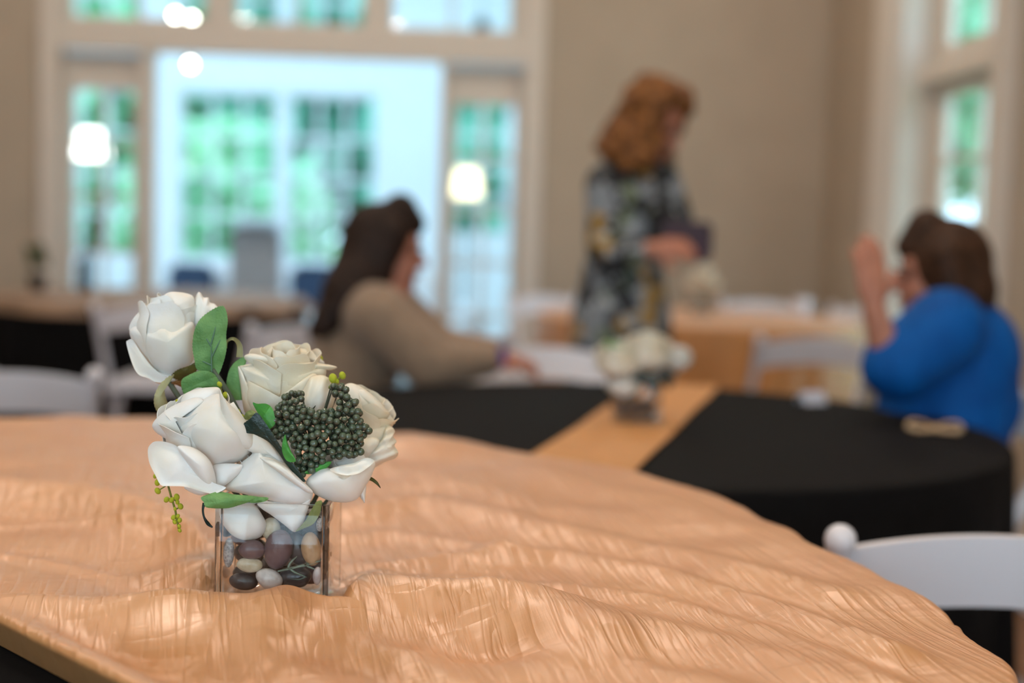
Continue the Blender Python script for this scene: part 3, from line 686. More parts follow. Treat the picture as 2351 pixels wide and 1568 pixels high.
# cream rose in the middle
r2 = rose('cream rose facing up behind the dark berries', (860, 490), 1.334, (0, -.22, 1), .036, .062, K_, 2)
for o_, D, bg, gx, gy, m, cu, wr in (
    ([(720, 372), (735, 348), (775, 324), (830, 318), (880, 324), (900, 345), (880, 380), (800, 385)], 1.345, .006, 0, -.002, W_, .003, None),
    ([(885, 332), (930, 330), (975, 336), (1000, 360), (1042, 402), (960, 420), (890, 410), (872, 370)], 1.340, .006, .003, 0, W_, .003, None),
    ([(770, 362), (810, 350), (850, 352), (872, 372), (840, 390), (790, 388)], 1.336, .003, 0, 0, W_, .002, None),
    ([(660, 368), (700, 354), (760, 366), (840, 380), (930, 392), (1000, 396), (1045, 404), (1070, 408), (1102, 420), (1068, 434), (1000, 428), (920, 440), (850, 432), (760, 420), (690, 402)], 1.318, .008, .003, .004, W_, .006, [(1.4, 5, .0012)]),
    ([(632, 418), (660, 408), (716, 402), (735, 424), (780, 436), (850, 452), (900, 452), (940, 436), (1042, 418), (1044, 480), (1020, 560), (960, 610), (860, 640), (760, 640), (690, 610), (655, 560), (645, 480)], 1.322, .022, .001, .004, K_, .004, [(0, 6, .0007)]),
    ([(632, 420), (650, 430), (665, 480), (690, 500), (720, 540), (770, 600), (740, 640), (690, 655), (660, 620), (646, 520)], 1.312, .005, -.004, 0, K_, .003, [(0, 9, .0008)]),
    ([(680, 486), (705, 505), (770, 560), (812, 590), (880, 545), (940, 480), (985, 448), (1010, 470), (970, 560), (900, 640), (830, 680), (760, 680), (700, 640), (672, 560)], 1.306, .010, 0, .002, K_, .004, [(.6, 6, .001)]),
    ([(945, 520), (975, 470), (1020, 456), (1065, 472), (1092, 520), (1090, 575), (1062, 640), (1010, 690), (945, 690), (905, 640), (915, 570)], 1.298, .008, .006, 0, K_, .004, [(.2, 11, .0016)])):
    patch('petal', o_, D, bg, gx, gy, K_, r2, cu, wr)

# big rose at the left front
r3 = rose('widest open white rose leaning over the vase beside the hanging buds', (470, 760), 1.283, (-.25, -.45, 1), .036, .074, W_, 3)
for o_, D, bg, gx, gy, m, cu, wr in (
    ([(362, 590), (380, 546), (440, 522), (500, 514), (543, 518), (556, 560), (540, 620), (470, 640), (390, 650)], 1.268, .006, .002, -.004, W_, .003, None),
    ([(226, 692), (252, 655), (305, 612), (360, 585), (430, 562), (470, 580), (420, 620), (345, 680), (320, 700), (345, 745), (400, 800), (330, 780), (268, 745), (238, 722)], 1.262, .010, -.004, .002, W_, .004, [(.8, 7, .0009)]),
    ([(570, 596), (594, 592), (612, 584), (612, 612), (660, 660), (715, 690), (770, 740), (838, 850), (840, 868), (760, 820), (690, 760), (620, 690)], 1.262, .005, .004, 0, K_, .003, None),
    ([(640, 740), (700, 720), (745, 745), (800, 800), (840, 850), (845, 880), (790, 850), (720, 830), (660, 800)], 1.256, .004, .002, .002, W_, .003, None),
    ([(520, 880), (640, 878), (650, 905), (610, 950), (560, 985), (520, 985), (512, 930)], 1.252, .004, 0, 0, W_, .002, None),
    ([(345, 688), (400, 620), (470, 570), (540, 545), (590, 590), (650, 660), (700, 730), (704, 800), (660, 850), (580, 888), (510, 888), (430, 830), (375, 765)], 1.258, .026, .002, .0, W_, .004, [(2.2, 4, .0008)]),
    ([(543, 520), (560, 560), (590, 590), (640, 640), (690, 706), (708, 760), (700, 802), (650, 802), (600, 765), (570, 700), (552, 620)], 1.243, .006, .006, .002, W_, .005, None),
    ([(205, 812), (218, 784), (245, 770), (300, 775), (350, 800), (400, 870), (460, 930), (540, 975), (575, 990), (520, 1018), (450, 1005), (380, 985), (310, 982), (268, 978), (240, 930), (212, 870)], 1.240, .006, .003, -.004, W_, -.006, None),
    ([(345, 800), (395, 793), (450, 815), (500, 862), (522, 920), (527, 970), (505, 992), (455, 955), (405, 890)], 1.236, .009, .004, .002, K_, .004, None),
    ([(378, 986), (440, 972), (520, 985), (575, 990), (550, 1012), (490, 1022), (450, 1026), (405, 1010)], 1.246, .003, 0, .004, W_, .003, None)):
    patch('petal', o_, D, bg, gx, gy, W_, r3, cu, wr)

# white rose hanging over the vase rim
r4 = rose('drooping white rose whose petals hang over the vase rim', (770, 900), 1.292, (.15, -.6, .8), .030, .05, W_, 4)
for o_, D, bg, gx, gy, m, cu, wr in (
    ([(690, 760), (740, 770), (800, 810), (838, 855), (880, 900), (925, 945), (900, 960), (830, 910), (760, 860), (700, 830)], 1.262, .005, 0, 0, W_, .004, None),
    ([(565, 995), (572, 975), (600, 945), (640, 880), (690, 838), (730, 800), (765, 835), (830, 880), (890, 930), (950, 975), (986, 1008), (975, 1055), (930, 1080), (860, 1072), (760, 1045), (660, 1020), (600, 1008)], 1.257, .012, .001, .001, W_, .003, [(.9, 5, .0009)]),
    ([(735, 850), (790, 850), (860, 890), (925, 945), (986, 1006), (965, 1015), (900, 975), (820, 915)], 1.247, .005, .001, .001, W_, .006, None),
    ([(722, 1062), (770, 1052), (860, 1060), (940, 1066), (976, 1045), (958, 1110), (938, 1165), (915, 1192), (892, 1198), (850, 1165), (790, 1120), (745, 1090)], 1.2585, .003, .001, .001, W_, .003, [(.9, 6, .0010)]),
    ([(545, 1090), (600, 1066), (660, 1062), (712, 1072), (745, 1115), (768, 1165), (756, 1205), (720, 1232), (660, 1238), (605, 1215), (565, 1170), (548, 1130)], 1.2575, .005, .002, -.001, W_, .006, [(1.2, 4, .0007)])):
    patch('petal', o_, D, bg, gx, gy, W_, r4, cu, wr)

# ruffled rose at the right, and the small white one in front of it
r5 = rose('ruffled cream rose under the dark berries, its edges wavy', (1190, 710), 1.335, (.5, -.15, .9), .032, .066, K_, 5)
for o_, D, bg, gx, gy, m, cu, wr in (
    ([(1085, 640), (1100, 570), (1125, 515), (1165, 494), (1215, 512), (1260, 545), (1310, 590), (1350, 640), (1378, 684), (1330, 690), (1260, 668), (1180, 650)], 1.325, .012, .006, .004, K_, .006, [(.7, 6, .0009)]),
    ([(1190, 540), (1230, 525), (1290, 570), (1345, 635), (1330, 660), (1270, 620), (1220, 575)], 1.318, .004, .004, 0, W_, .004, None),
    ([(1075, 640), (1150, 640), (1230, 652), (1300, 676), (1350, 690), (1366, 720), (1345, 770), (1300, 830), (1220, 870), (1120, 850), (1070, 760)], 1.318, .016, .006, 0, K_, .004, [(.3, 7, .0009)]),
    ([(1335, 690), (1360, 700), (1376, 722), (1366, 745), (1384, 770), (1374, 790), (1392, 822), (1378, 850), (1330, 868), (1290, 890), (1262, 902), (1236, 870), (1260, 820), (1310, 760)], 1.312, .006, .007, 0, W_, .004, [(1.2, 13, .0022)]),
    ([(1190, 770), (1240, 745), (1300, 760), (1290, 800), (1245, 850), (1200, 870), (1180, 830)], 1.302, .005, .004, 0, K_, .003, None)):
    patch('petal', o_, D, bg, gx, gy, K_, r5, cu, wr)
r6 = rose('small white rose with a folded lip at the vase corner', (1110, 950), 1.296, (.25, -.55, .8), .028, .046, W_, 6)
for o_, D, bg, gx, gy, m, cu, wr in (
    ([(1060, 880), (1110, 850), (1180, 800), (1225, 830), (1240, 880), (1200, 930), (1120, 930)], 1.284, .005, 0, 0, K_, .003, None),
    ([(1215, 975), (1235, 950), (1240, 990), (1236, 1030), (1232, 1062), (1224, 1052), (1205, 1025), (1200, 1000)], 1.272, .002, 0, 0, PP, .002, None),
    ([(955, 958), (985, 925), (1040, 895), (1075, 900), (1130, 925), (1190, 925), (1245, 890), (1275, 862), (1282, 885), (1262, 940), (1235, 985), (1205, 1035), (1165, 1057), (1115, 1060), (1060, 1050), (1000, 1022), (962, 988)], 1.262, .014, .001, .003, W_, .004, [(.4, 4, .0008)]),
    ([(1068, 902), (1120, 885), (1180, 872), (1225, 852), (1250, 848), (1278, 862), (1255, 888), (1205, 922), (1150, 932), (1100, 922)], 1.250, .004, .001, -.004, W_, -.004, [(0, 8, .0008)])):
    patch('petal', o_, D, bg, gx, gy, W_, r6, cu, wr)

# dark berry sprig with its leaves
bs = thing('berry_sprig', 'dark green berry cluster set in the middle of the roses', 'berries', P(*c1(960, 860), 1.285))
POLY = [(790, 740), (785, 690), (830, 650), (880, 650), (930, 600), (1000, 640), (1050, 620), (1110, 640), (1095, 560), (1080, 500), (1130, 495), (1165, 560), (1200, 590), (1212, 640), (1252, 720), (1212, 765), (1216, 820), (1140, 850), (1060, 838), (1030, 870), (985, 905), (940, 930), (900, 905), (925, 850), (875, 770)]
POLY2 = [(805, 625), (845, 590), (850, 540), (940, 530), (935, 565), (905, 615), (870, 650), (825, 650)]
def inside(p, poly):
    x, y = p; c = False; j = len(poly)-1
    for i in range(len(poly)):
        (xi, yi), (xj, yj) = poly[i], poly[j]
        if (yi > y) != (yj > y) and x < (xj-xi)*(y-yi)/(yj-yi)+xi: c = not c
        j = i
    return c
rb = random.Random(5); bp_ = []
for layer, (sp_, dep0) in enumerate(((26, 1.255), (29, 1.264))):
    got = []
    for _ in range(9000):
        p = (rb.uniform(780, 1260), rb.uniform(490, 935))
        if not (inside(p, POLY) or inside(p, POLY2)): continue
        if all(math.hypot(p[0]-g[0], p[1]-g[1]) > sp_ for g in got): got.append(p)
    cx_, cy_ = 1010, 740
    for p in got:
        e = math.hypot((p[0]-cx_)/240, (p[1]-cy_)/200)
        bp_.append((p[0], p[1], dep0+.010*e*e+rb.uniform(-.003, .003)))
bp_ = bp_[:290]
bmesh_ = MB().lathe([(.00015, -.0026), (.0010, -.0025), (.0019, -.0018), (.0025, -.0004), (.0024, .0009), (.0017, .0020), (.0008, .0025), (.0006, .0024), (.0003, .0029)], 10)
bme = mesh_of('berry', bmesh_.V, bmesh_.F, M_berry)
hub = P(*c1(980, 800), 1.278); subs = []
for (x, y, d) in bp_:
    p = P(*c1(x, y), d); o = link('berry', bme, bs, p-Vector(bs.location)); s = rb.uniform(1.1, 1.55); o.scale = (s, s, s)
    dr = (p-(hub+Vector((0, .01, -.01)))).normalized(); dr = (dr+Vector((0, -.5, 0))+Vector((rb.uniform(-.5, .5), rb.uniform(-.2, .2), rb.uniform(-.5, .5)))).normalized()
    o.rotation_euler = Vector((0, 0, 1)).rotation_difference(dr).to_euler()
    subs.append((p, dr))
# branching stems: berries in little umbels
mb = MB(); cent = subs[::7]
for p, dr in cent:
    nd = p-dr*.006+Vector((0, .004, 0)); mb.tube([hub, hub.lerp(nd, .6)+Vector((0, .003, -.002)), nd], [.0012, .0009, .0007], 6)
for p, dr in subs:
    q_ = min(cent, key=lambda c: (c[0]-p).length); nd = q_[0]-q_[1]*.006+Vector((0, .004, 0))
    mb.tube([nd, p-dr*.002], [.0006, .0005], 5)
mb.build('berry_stems', M_dstem, bs, True, True)
stemtube('stem', [hub, P(*c1(930, 940), 1.285), VB3], .0022, M_dstem, bs)
patch('leaf', [(636, 724), (655, 690), (690, 662), (722, 634), (760, 680), (810, 755), (860, 830), (905, 890), (945, 945), (952, 962), (925, 952), (870, 890), (820, 820), (780, 775), (720, 742), (680, 728)], 1.2435, .001, .002, .004, M_leafd, bs, ser=.03, nser=60, fold=.003, fang=-.78, cen=(770, 745))
patch('leaf', [(702, 588), (725, 592), (765, 592), (792, 610), (805, 645), (808, 685), (780, 712), (755, 685), (725, 635)], 1.262, .002, .003, 0, M_leafb, bs, ser=.03, nser=40, fold=-.003, fang=.6)
patch('leaf', [(855, 738), (862, 762), (880, 810), (906, 862), (880, 868), (858, 856), (842, 820), (842, 780)], 1.243, .002, -.003, 0, M_leafb, bs, ser=.03, nser=30)
patch('leaf', [(940, 922), (985, 895), (1040, 870), (1075, 868), (1050, 898), (1000, 922), (960, 926)], 1.262, .002, 0, .003, M_leafb, bs, ser=.02, nser=30)
patch('leaf', [(660, 660), (672, 632), (700, 622), (722, 636), (705, 652), (680, 668)], 1.262, .001, 0, 0, M_oleaf, bs)
ribbon('leaf_tip', [(975, 640), (985, 622), (1000, 600)], [8, 5, 1], 1.262, M_olive, bs)
# loose leaves at the rim
lf = thing('rose_leaf', 'toothed green leaf lying over the vase rim', 'leaf', P(*c1(600, 1050), 1.236))
patch('blade', [(457, 1036), (500, 1018), (545, 1008), (620, 1022), (700, 1028), (775, 1044), (730, 1058), (690, 1058), (640, 1072), (590, 1086), (530, 1088), (480, 1082), (470, 1060)], 1.236, .004, .004, -.003, M_leaf, lf, ser=.03, nser=56, fold=.002, fang=1.4)
patch('curled_tip', [(690, 1060), (715, 1036), (772, 1036), (770, 1050), (735, 1060)], 1.2345, .001, 0, 0, M_leaf, lf, ser=.05, nser=24)
lf = thing('olive_leaf', 'narrow pale olive leaf pressed inside the vase glass', 'leaf', P(*c1(970, 1120), 1.256))
patch('blade', [(1030, 1052), (1026, 1085), (1018, 1118), (990, 1160), (950, 1180), (905, 1197), (935, 1165), (955, 1140), (968, 1115), (988, 1080), (1005, 1055)], 1.255, .001, 0, 0, M_oleaf, lf, ser=.06, nser=36, cen=(985, 1120))
lf = thing('dark_sepal_curl', 'dark curled sepal hanging beside the left vase edge', 'leaf', P(*c1(480, 1110), 1.25))
ribbon('blade', [(472, 1062), (466, 1095), (472, 1130), (490, 1160), (512, 1178)], [8, 5, 5, 9, 3], 1.252, M_leafd, lf)
lf = thing('green_sepal_tip', 'thin green leaf tip sticking out from the small rose', 'leaf', P(*c1(1280, 970), 1.275))
ribbon('blade', [(1235, 945), (1262, 948), (1288, 966), (1308, 992)], [9, 9, 7, 1], 1.275, M_olive, lf)
tw = thing('twig', 'grey green feathery twig inside the vase glass', 'twig', P(*c1(900, 1370), 1.2535))
M_twig = mat('grey green twig', (132, 142, 126), .6, var=.15)
for pts, wd in (([(820, 1386), (880, 1372), (940, 1358), (990, 1345), (1032, 1334)], [4, 6, 7, 5, 3]), ([(868, 1374), (880, 1345), (912, 1315)], [6, 6, 2]), ([(950, 1358), (975, 1330), (1000, 1298)], [6, 5, 2]),
                ([(880, 1375), (905, 1392), (958, 1414)], [7, 6, 2]), ([(958, 1360), (985, 1372), (1005, 1378)], [5, 4, 1]), ([(955, 1412), (920, 1424), (876, 1422)], [3, 3, 1])):
    ribbon('twig_branch', pts, wd, 1.2535, M_twig, tw)

# yellow bud sprigs
budmb = MB().sphere((0, 0, 0), (1, 1, 1.25), 12, 8); BME = {m: mesh_of('bud', budmb.V, budmb.F, m) for m in (M_bud, M_budo)}
def bud_sprig(label, stem, buds, D):
    r = thing('bud_sprig', label, 'flower buds', P(*c1(*stem[0]), D), 0, 'yellow bud sprigs among the roses')
    pts = [P(*c1(*p), D) for p in stem]; stemtube('stem', pts, .0010, M_budo, r)
    for (x, y, rad, kind) in buds:
        p = P(*c1(x, y), D-.001); o = link('bud', BME[M_bud], r, p-Vector(r.location)); rr = rad/2.0635*D/FPX; o.scale = (rr, rr, rr)
        o.rotation_euler = (rb.uniform(-.4, .4), rb.uniform(-.6, .6), 0)
        q_ = min(pts, key=lambda a: (a-p).length); stemtube('bud_stalk', [q_, p], .0006, M_budo, r)
bud_sprig('sprig of yellow green buds dangling beside the vase', [(250, 930), (300, 975), (318, 1040), (335, 1095), (343, 1140), (354, 1195)],
          [(240, 935, 10, 0), (250, 966, 13, 0), (252, 1005, 14, 0), (294, 1046, 13, 0), (318, 1048, 12, 0), (342, 1034, 14, 0), (345, 1058, 10, 0), (360, 1078, 13, 1), (334, 1090, 8, 1), (326, 1130, 11, 1), (348, 1124, 9, 1), (356, 1144, 11, 1), (332, 1152, 10, 1), (354, 1172, 9, 1), (356, 1192, 9, 1)], 1.262)
bud_sprig('sprig of yellow buds between the leaf and the widest rose', [(545, 500), (560, 560), (585, 600), (640, 640)], [(545, 500, 12, 1), (572, 552, 14, 1), (556, 572, 13, 1), (565, 590, 9, 1), (610, 612, 12, 1), (628, 634, 15, 1), (652, 655, 12, 1)], 1.286)
bud_sprig('yellow buds peeping out behind the widest rose', [(400, 560), (345, 588), (300, 612), (258, 658)], [(346, 586, 15, 1), (300, 612, 13, 1), (258, 656, 11, 1)], 1.288)
bud_sprig('yellow buds rising behind the berry cluster', [(1060, 520), (1085, 490), (1105, 478), (1126, 458)], [(1082, 472, 20, 1), (1127, 458, 16, 1), (1102, 486, 10, 1)], 1.30)
bud_sprig('single yellow bud behind the cream rose', [(990, 470), (1010, 400), (1019, 380)], [(1019, 378, 16, 1)], 1.352)

# ------------------------------------------------------------------ white folding chairs
def make_chair():
    t = thing('folding_chair', 'white', 'chair')
    W = .205
    for s in (-1, 1):
        pts = [Vector((s*W, .24-.0*i, 0)).lerp(Vector((s*W, -.235, .775)), i/8) for i in range(9)]
        MB().tube(pts, [.014]+[.016]*7+[.017], 10, 1.25).sphere(pts[-1], .021, 12, 8).build('back_post', M_chair, t)
        MB().tube([(s*(W-.03), .10, .43), (s*(W-.03), -.08, .2), (s*(W-.03), -.25, 0)], [.014, .014, .013], 10, 1.25).build('rear_leg', M_chair, t)
    # arched top rail, curved slightly backwards
    V = []; F = []; n = 24
    for side in (0, 1):
        for i in range(n+1):
            u = i/n*2-1; x = u*(W-.006); arch = .030*(1-u*u); bk = -.2-.03*(1-u*u)-side*.018
            V += [(x, bk+.022, .665+arch*.8), (x, bk+.008, .712+arch), (x, bk, .757+arch)]
    b = 3*(n+1)
    for i in range(n):
        for k in range(2): F += [(i*3+k, i*3+k+1, i*3+3+k+1, i*3+3+k), (b+i*3+k, b+i*3+3+k, b+i*3+3+k+1, b+i*3+k+1)]
        F += [(i*3+2, b+i*3+2, b+i*3+5, i*3+5), (i*3, i*3+3, b+i*3+3, b+i*3)]
    MB().add(V, F).build('top_rail', M_chair, t)
    MB().box(-W+.012, W-.012, -.19, .22, .425, .450, bev=.01).build('seat_frame', M_chair, t)
    MB().box(-W+.03, W-.03, -.17, .20, .4505, .470, bev=.008).build('seat_pad', M_chair, t)
    MB().tube([(-W, .185, .085), (W, .185, .085)], .009, 8).build('stretcher', M_chair, t)
    MB().tube([(-W+.03, -.2, .06), (W-.03, -.2, .06)], .009, 8).build('stretcher', M_chair, t)
    return t
CH0 = make_chair(); used = [0]
def chair(label, x, y, rz, z=0):                # faces +y when rz = 0
    o = CH0 if not used[0] else copy_tree(CH0); used[0] = 1
    o.location = (x, y, z); o.rotation_euler = (0, 0, rz); o['label'] = label; o['group'] = 'white folding chairs'; return o
def X_at(px, y): return (px-1175.5)/FPX*y

# ------------------------------------------------------------------ black table with a tan runner
BT = PZ(1447, 966, .76); BT.x += .01; BR = .762
round_table('round table under a plain black cloth with a tan runner', BT.x, BT.y, BR-.012, .752)
round_cloth('black cloth with a tan runner laid across it', BT.x, BT.y, BR, .756, M_black, .68, 5)
ra = math.radians(14); rd = Vector((math.sin(ra), math.cos(ra), 0)); rn = Vector((rd.y, -rd.x, 0))
def runner(label, c, rd, half, drop, width, z, m):
    rn = Vector((rd.y, -rd.x, 0)); ts = [(-half-.012, -drop)]+[(-half-.012, -drop*(1-i/10)) for i in range(1, 10)]+[(-half-.006, -.004)]+[(-half+2*half*i/30, .0) for i in range(31)]+[(half+.006, -.004)]+[(half+.012, -drop*i/10) for i in range(1, 11)]
    V = []; F = []; k = 7
    for (t, dz) in ts:
        for j in range(k): V.append(c+rd*t+rn*(j/(k-1)-.5)*width+Vector((0, 0, z+dz+.0015*math.sin(t*9+j))))
    for i in range(len(ts)-1):
        for j in range(k-1): F.append((i*k+j, i*k+j+1, i*k+k+j+1, i*k+k+j))
    V2 = [v+Vector((0, 0, .002)) for v in V]; n = len(V)
    mb = MB().add(V+V2, [f[::-1] for f in F]+[tuple(q+n for q in f) for f in F])
    return tag(mb.build('table_runner', m), label, 'table runner')
runner('tan runner across the black table under the second flower vase', Vector((BT.x, BT.y, 0)), rd, BR+.008, .2, .20, .759, M_tan)
def small_vase(label, c, W, H, zb, group=None):
    r = vase(label, c[0], c[1], zb, W, H, group=group)
    return r
def mini_rose(label, c, r, m, seed, group, stem_to):
    rt = thing('rose', label, 'rose', c, 0, group)
    cup_core(rt, Vector(c), (0, -.2, 1), r, r*1.9, m, seed, ((.4, 1, 3), (.75, .95, 4), (1.05, .8, 5)))
    stemtube('stem', [Vector(c)-Vector((0, 0, r*.8)), Vector(stem_to)], .0028, M_stem, rt)
def stones(c, W, zb, seed, where, lay=2):
    rg = random.Random(seed)
    for l in range(lay):
        for i in range(3):
            for j in range(3):
                pebble('dark river stone in the vase '+where, Vector((c[0]+(i-1)*.027, c[1]+(j-1)*.027, zb+.019+l*.017)), .0125, .0125, .0088, rg.uniform(-.2, .2), rg.choice(['dark', 'dark', 'purple', 'dark']), seed*50+l*9+i*3+j, 'river stones in the vase '+where)
bz = .7625; bc = Vector((BT.x, BT.y, bz))
small_vase('small glass vase of dark stones and white roses on the black table', bc, .10, .098, bz)
stones(bc, .10, bz, 3, 'on the black table')
for lb, x, y, d, r, m in (('cream rose drooping low over the second vase', 1418, 838, BT.y-.03, .043, M_rosec), ('full white rose, highest in the second vase', 1485, 820, BT.y-.01, .046, M_rosec), ('small white rose leaning out of the second vase toward the runner end', 1552, 830, BT.y+.10, .030, M_rosew), ('white rose hanging at the corner of the second vase', 1430, 888, BT.y-.02, .032, M_rosew)):
    mini_rose(lb, P(x, y, d), r, m, int(x), 'roses on the black table', (BT.x+(.0 if x < 1540 else .02), BT.y, bz+.05))
gl = thing('greenery_sprig', 'dark green leaves between the roses of the second vase', 'leaves', P(1470, 880, BT.y))
for i, (x, y) in enumerate(((1478, 868), (1500, 880), (1455, 872), (1412, 800), (1530, 868))):
    p = P(x, y, BT.y-.045 if i != 4 else BT.y+.03); V = []
    mb = MB().sphere(p, (.012, .003, .024), 10, 7, Matrix.Rotation(i*.9-.8, 3, 'Y')); mb.build('leaf', M_leafd if i != 3 else M_leaf, gl, True, True)
stemtube('stem', [P(1478, 880, BT.y-.03), Vector((BT.x, BT.y, bz+.05))], .002, M_stem, gl)
# things lying on the black table
def flat_on(px, py, z): return PZ(px, py, z)
c = flat_on(1862, 926, .757); cd = thing('place_card', 'small white tented card near the black table edge', 'card', c, .5)
V = [(-.035, -.018, 0), (.035, -.018, 0), (.035, 0, .030), (-.035, 0, .030), (.035, .018, 0), (-.035, .018, 0)]
MB().add(V, [(0, 1, 2, 3)]).add([(a, b-.001, c_) for a, b, c_ in V], [(3, 2, 1, 0)]).build('front_leaf', M_chair, cd, False)
MB().add(V, [(3, 2, 4, 5)]).add([(a, b+.001, c_) for a, b, c_ in V], [(5, 4, 2, 3)]).build('back_leaf', M_chair, cd, False)
c = flat_on(2145, 992, .757); M_bow = mat('tan ribbon', (196, 164, 128), .5, var=.15)
bw_ = thing('ribbon_bow', 'tan ribbon bow lying on the black table near the blue top', 'ribbon bow', c, -.15)
for s in (-1, 1):
    pts = [(0, 0, .006), (s*.02, .004, .018), (s*.045, .002, .022), (s*.056, -.004, .012), (s*.042, -.010, .006), (s*.016, -.006, .005), (0, 0, .006)]
    MB().tube([Vector(p) for p in crom(pts, 30)], .0055, 8, .45).build('bow_loop', M_bow, bw_)
    MB().tube([(0, 0, .006), (s*.02, -.02, .005), (s*.045, -.035, .005)], [.005, .006, .006], 8, .4).build('bow_tail', M_bow, bw_)
MB().sphere((0, 0, .008), (.009, .007, .008)).build('bow_knot', M_bow, bw_)

# ------------------------------------------------------------------ far tan table
FT = Vector((X_at(1600, 6.75), 6.75, 0)); 
M_tancloth = mat('tan satin tablecloth', (200, 138, 78), .5, var=.1, vscale=10, bump=.15, bscale=90, sheen=.2)
round_table('round table under a tan cloth by the plain wall', FT.x, FT.y, .75, .752)
round_cloth('tan satin cloth hanging over the table by the plain wall', FT.x, FT.y, .762, .756, M_tancloth, .68, 8)
def on_tab(px, y, z): return Vector((X_at(px, y)+.005, y, z))
fc = on_tab(1606, FT.y+.12, .757); small_vase('glass vase of cream roses on the tan table', fc, .10, .10, .757); stones(fc, .1, .757, 4, 'on the tan table', 1)
for lb, x, y, r in (('cream rose at the left of the tan table vase', 1594, 652, .038), ('cream rose standing highest over the tan table', 1616, 632, .042), ('pale rose at the right of the tan table vase', 1634, 655, .034)):
    mini_rose(lb, P(x, y, fc.y), r, M_rosec, int(x), 'roses on the tan table', (fc.x, fc.y, .80))
cp = on_tab(1836, FT.y+.3, .757); cu = thing('white_cup', 'white cup standing on the tan table', 'cup', cp)
MB().lathe([(.028, 0), (.034, .01), (.042, .06), (.044, .085), (.041, .085), (.038, .06), (.03, .012), (.001, .01)], 24).build('cup_body', M_chair, cu)
MB().tube([Vector(p)+Vector((.04, 0, .045)) for p in ((0, 0, .022), (.018, 0, .018), (.024, 0, 0), (.016, 0, -.02), (-.003, 0, -.024))], .004, 8).build('handle', M_chair, cu)

# ------------------------------------------------------------------ table at the left
LT = Vector((X_at(340, 7.0), 7.0, 0)); M_taupe = mat('taupe runner fabric', (150, 120, 96), .6, var=.1)
round_table('round table under a black cloth beside the glazed doors', LT.x, LT.y, .75, .752)
round_cloth('black cloth with a taupe square topper', LT.x, LT.y, .762, .756, M_black, .68, 9)
o = round_cloth('taupe topper covering the black table beside the glazed doors', LT.x, LT.y, .768, .762, M_taupe, .045, 10, cat='table topper', waves=9)
o.name = 'table_topper'
pc = on_tab(80, LT.y+.08, .767); pv = thing('potted_plant', 'small bushy plant in a dark pot on the taupe topper', 'plant', pc)
MB().lathe([(.03, 0), (.036, .01), (.045, .075), (.047, .08), (.04, .08), (.03, .07), (.001, .07)], 20).build('pot', mat('dark pot', (44, 38, 34), .5), pv)
rg = np.random.default_rng(3)
mb = MB()
for i in range(26):
    a = rg.random()*6.28; h = .07+.12*rg.random(); mb.sphere((math.cos(a)*.05*rg.random(), math.sin(a)*.05*rg.random(), .08+h*.7), (.014, .005, .032), 8, 6, Matrix.Rotation(a, 3, 'Z') @ Matrix.Rotation(rg.normal()*.5, 3, 'Y'))
mb.build('foliage', mat('dull plant green', (74, 80, 40), .6, var=.3), pv)['kind'] = 'stuff'
bc2 = on_tab(188, LT.y+.12, .767); bt = thing('dark_bottle', 'slim dark bottle on the taupe topper', 'bottle', bc2)
MB().lathe([(.03, 0), (.036, .008), (.036, .13), (.030, .155), (.014, .175), (.013, .215)], 20).build('bottle_body', mat('dark bottle glass', (24, 22, 30), .2), bt)
MB().lathe([(.0145, .213), (.0145, .235), (.001, .236)], 16).build('cap', mat('bottle cap', (40, 40, 44), .4), bt)

# chairs
chair('white folding chair with its back turned, between the overlaid table and the black one', .632, 2.05, 0.02)
chair('white folding chair tucked sideways into the black table by the right wall', 1.24, 2.66, math.pi/2)
chair('white folding chair standing empty across the black table behind the second vase', X_at(1275, 4.32), 4.22, math.pi+.05)
chair('white folding chair in front of the tan table, behind the black cloth', X_at(1868, 5.2), 5.42, .03)
chair('white folding chair seen from behind at the foot of the overlaid table', X_at(-30, 3.45), 3.55, .35)
chair('white folding chair pulled up to the taupe topped table', X_at(335, 5.85), 6.05, .0)
chair('white folding chair beside the seated woman in the sweater', X_at(640, 5.2), 5.3, .5)
chair('white folding chair turned toward the glazed doors behind the sweater', X_at(1095, 5.2), 5.3, -.35)
chair('white folding chair against the plain wall behind the tan table', X_at(1745, 7.85), 7.65, math.pi)
chair('white folding chair in the corner next to the french door', X_at(1945, 7.6), 7.35, math.pi-.5)
chair('white folding chair behind the tan table next to the glazed unit', X_at(1285, 7.75), 7.5, math.pi+.45)
chair('white folding chair at the left end of the taupe topped table', X_at(-160, 6.2), 6.2, -.7)

# ------------------------------------------------------------------ sunroom furniture and lamps
M_fab = mat('grey chair fabric', (168, 170, 176), .8, var=.06); M_cush = mat('white cushion', (236, 238, 242), .8, var=.03); M_navy = mat('dark blue cushion', (40, 58, 84), .8, var=.1)
hp = P(588, 600, 9.5); hc = thing('high_back_chair', 'tall grey upholstered chair in the sunroom doorway', 'chair', (hp.x, hp.y, 0), .1)
mb = MB(); V = []
MB().box(-.17, .17, -.06, .02, .42, 1.10, bev=.03).build('backrest', M_fab, hc)
MB().lathe([(.17, 0), (.16, .03), (.1, .05)], 24, (0, -.02, 1.09)).build('back_crest', M_fab, hc)
MB().box(-.22, .22, -.06, .40, .36, .48, bev=.03).build('seat', M_fab, hc)
for sx in (-.19, .19):
    for sy in (-.03, .36): MB().tube([(sx, sy, .37), (sx, sy, 0)], [.022, .016], 8).build('leg', M_bark, hc)
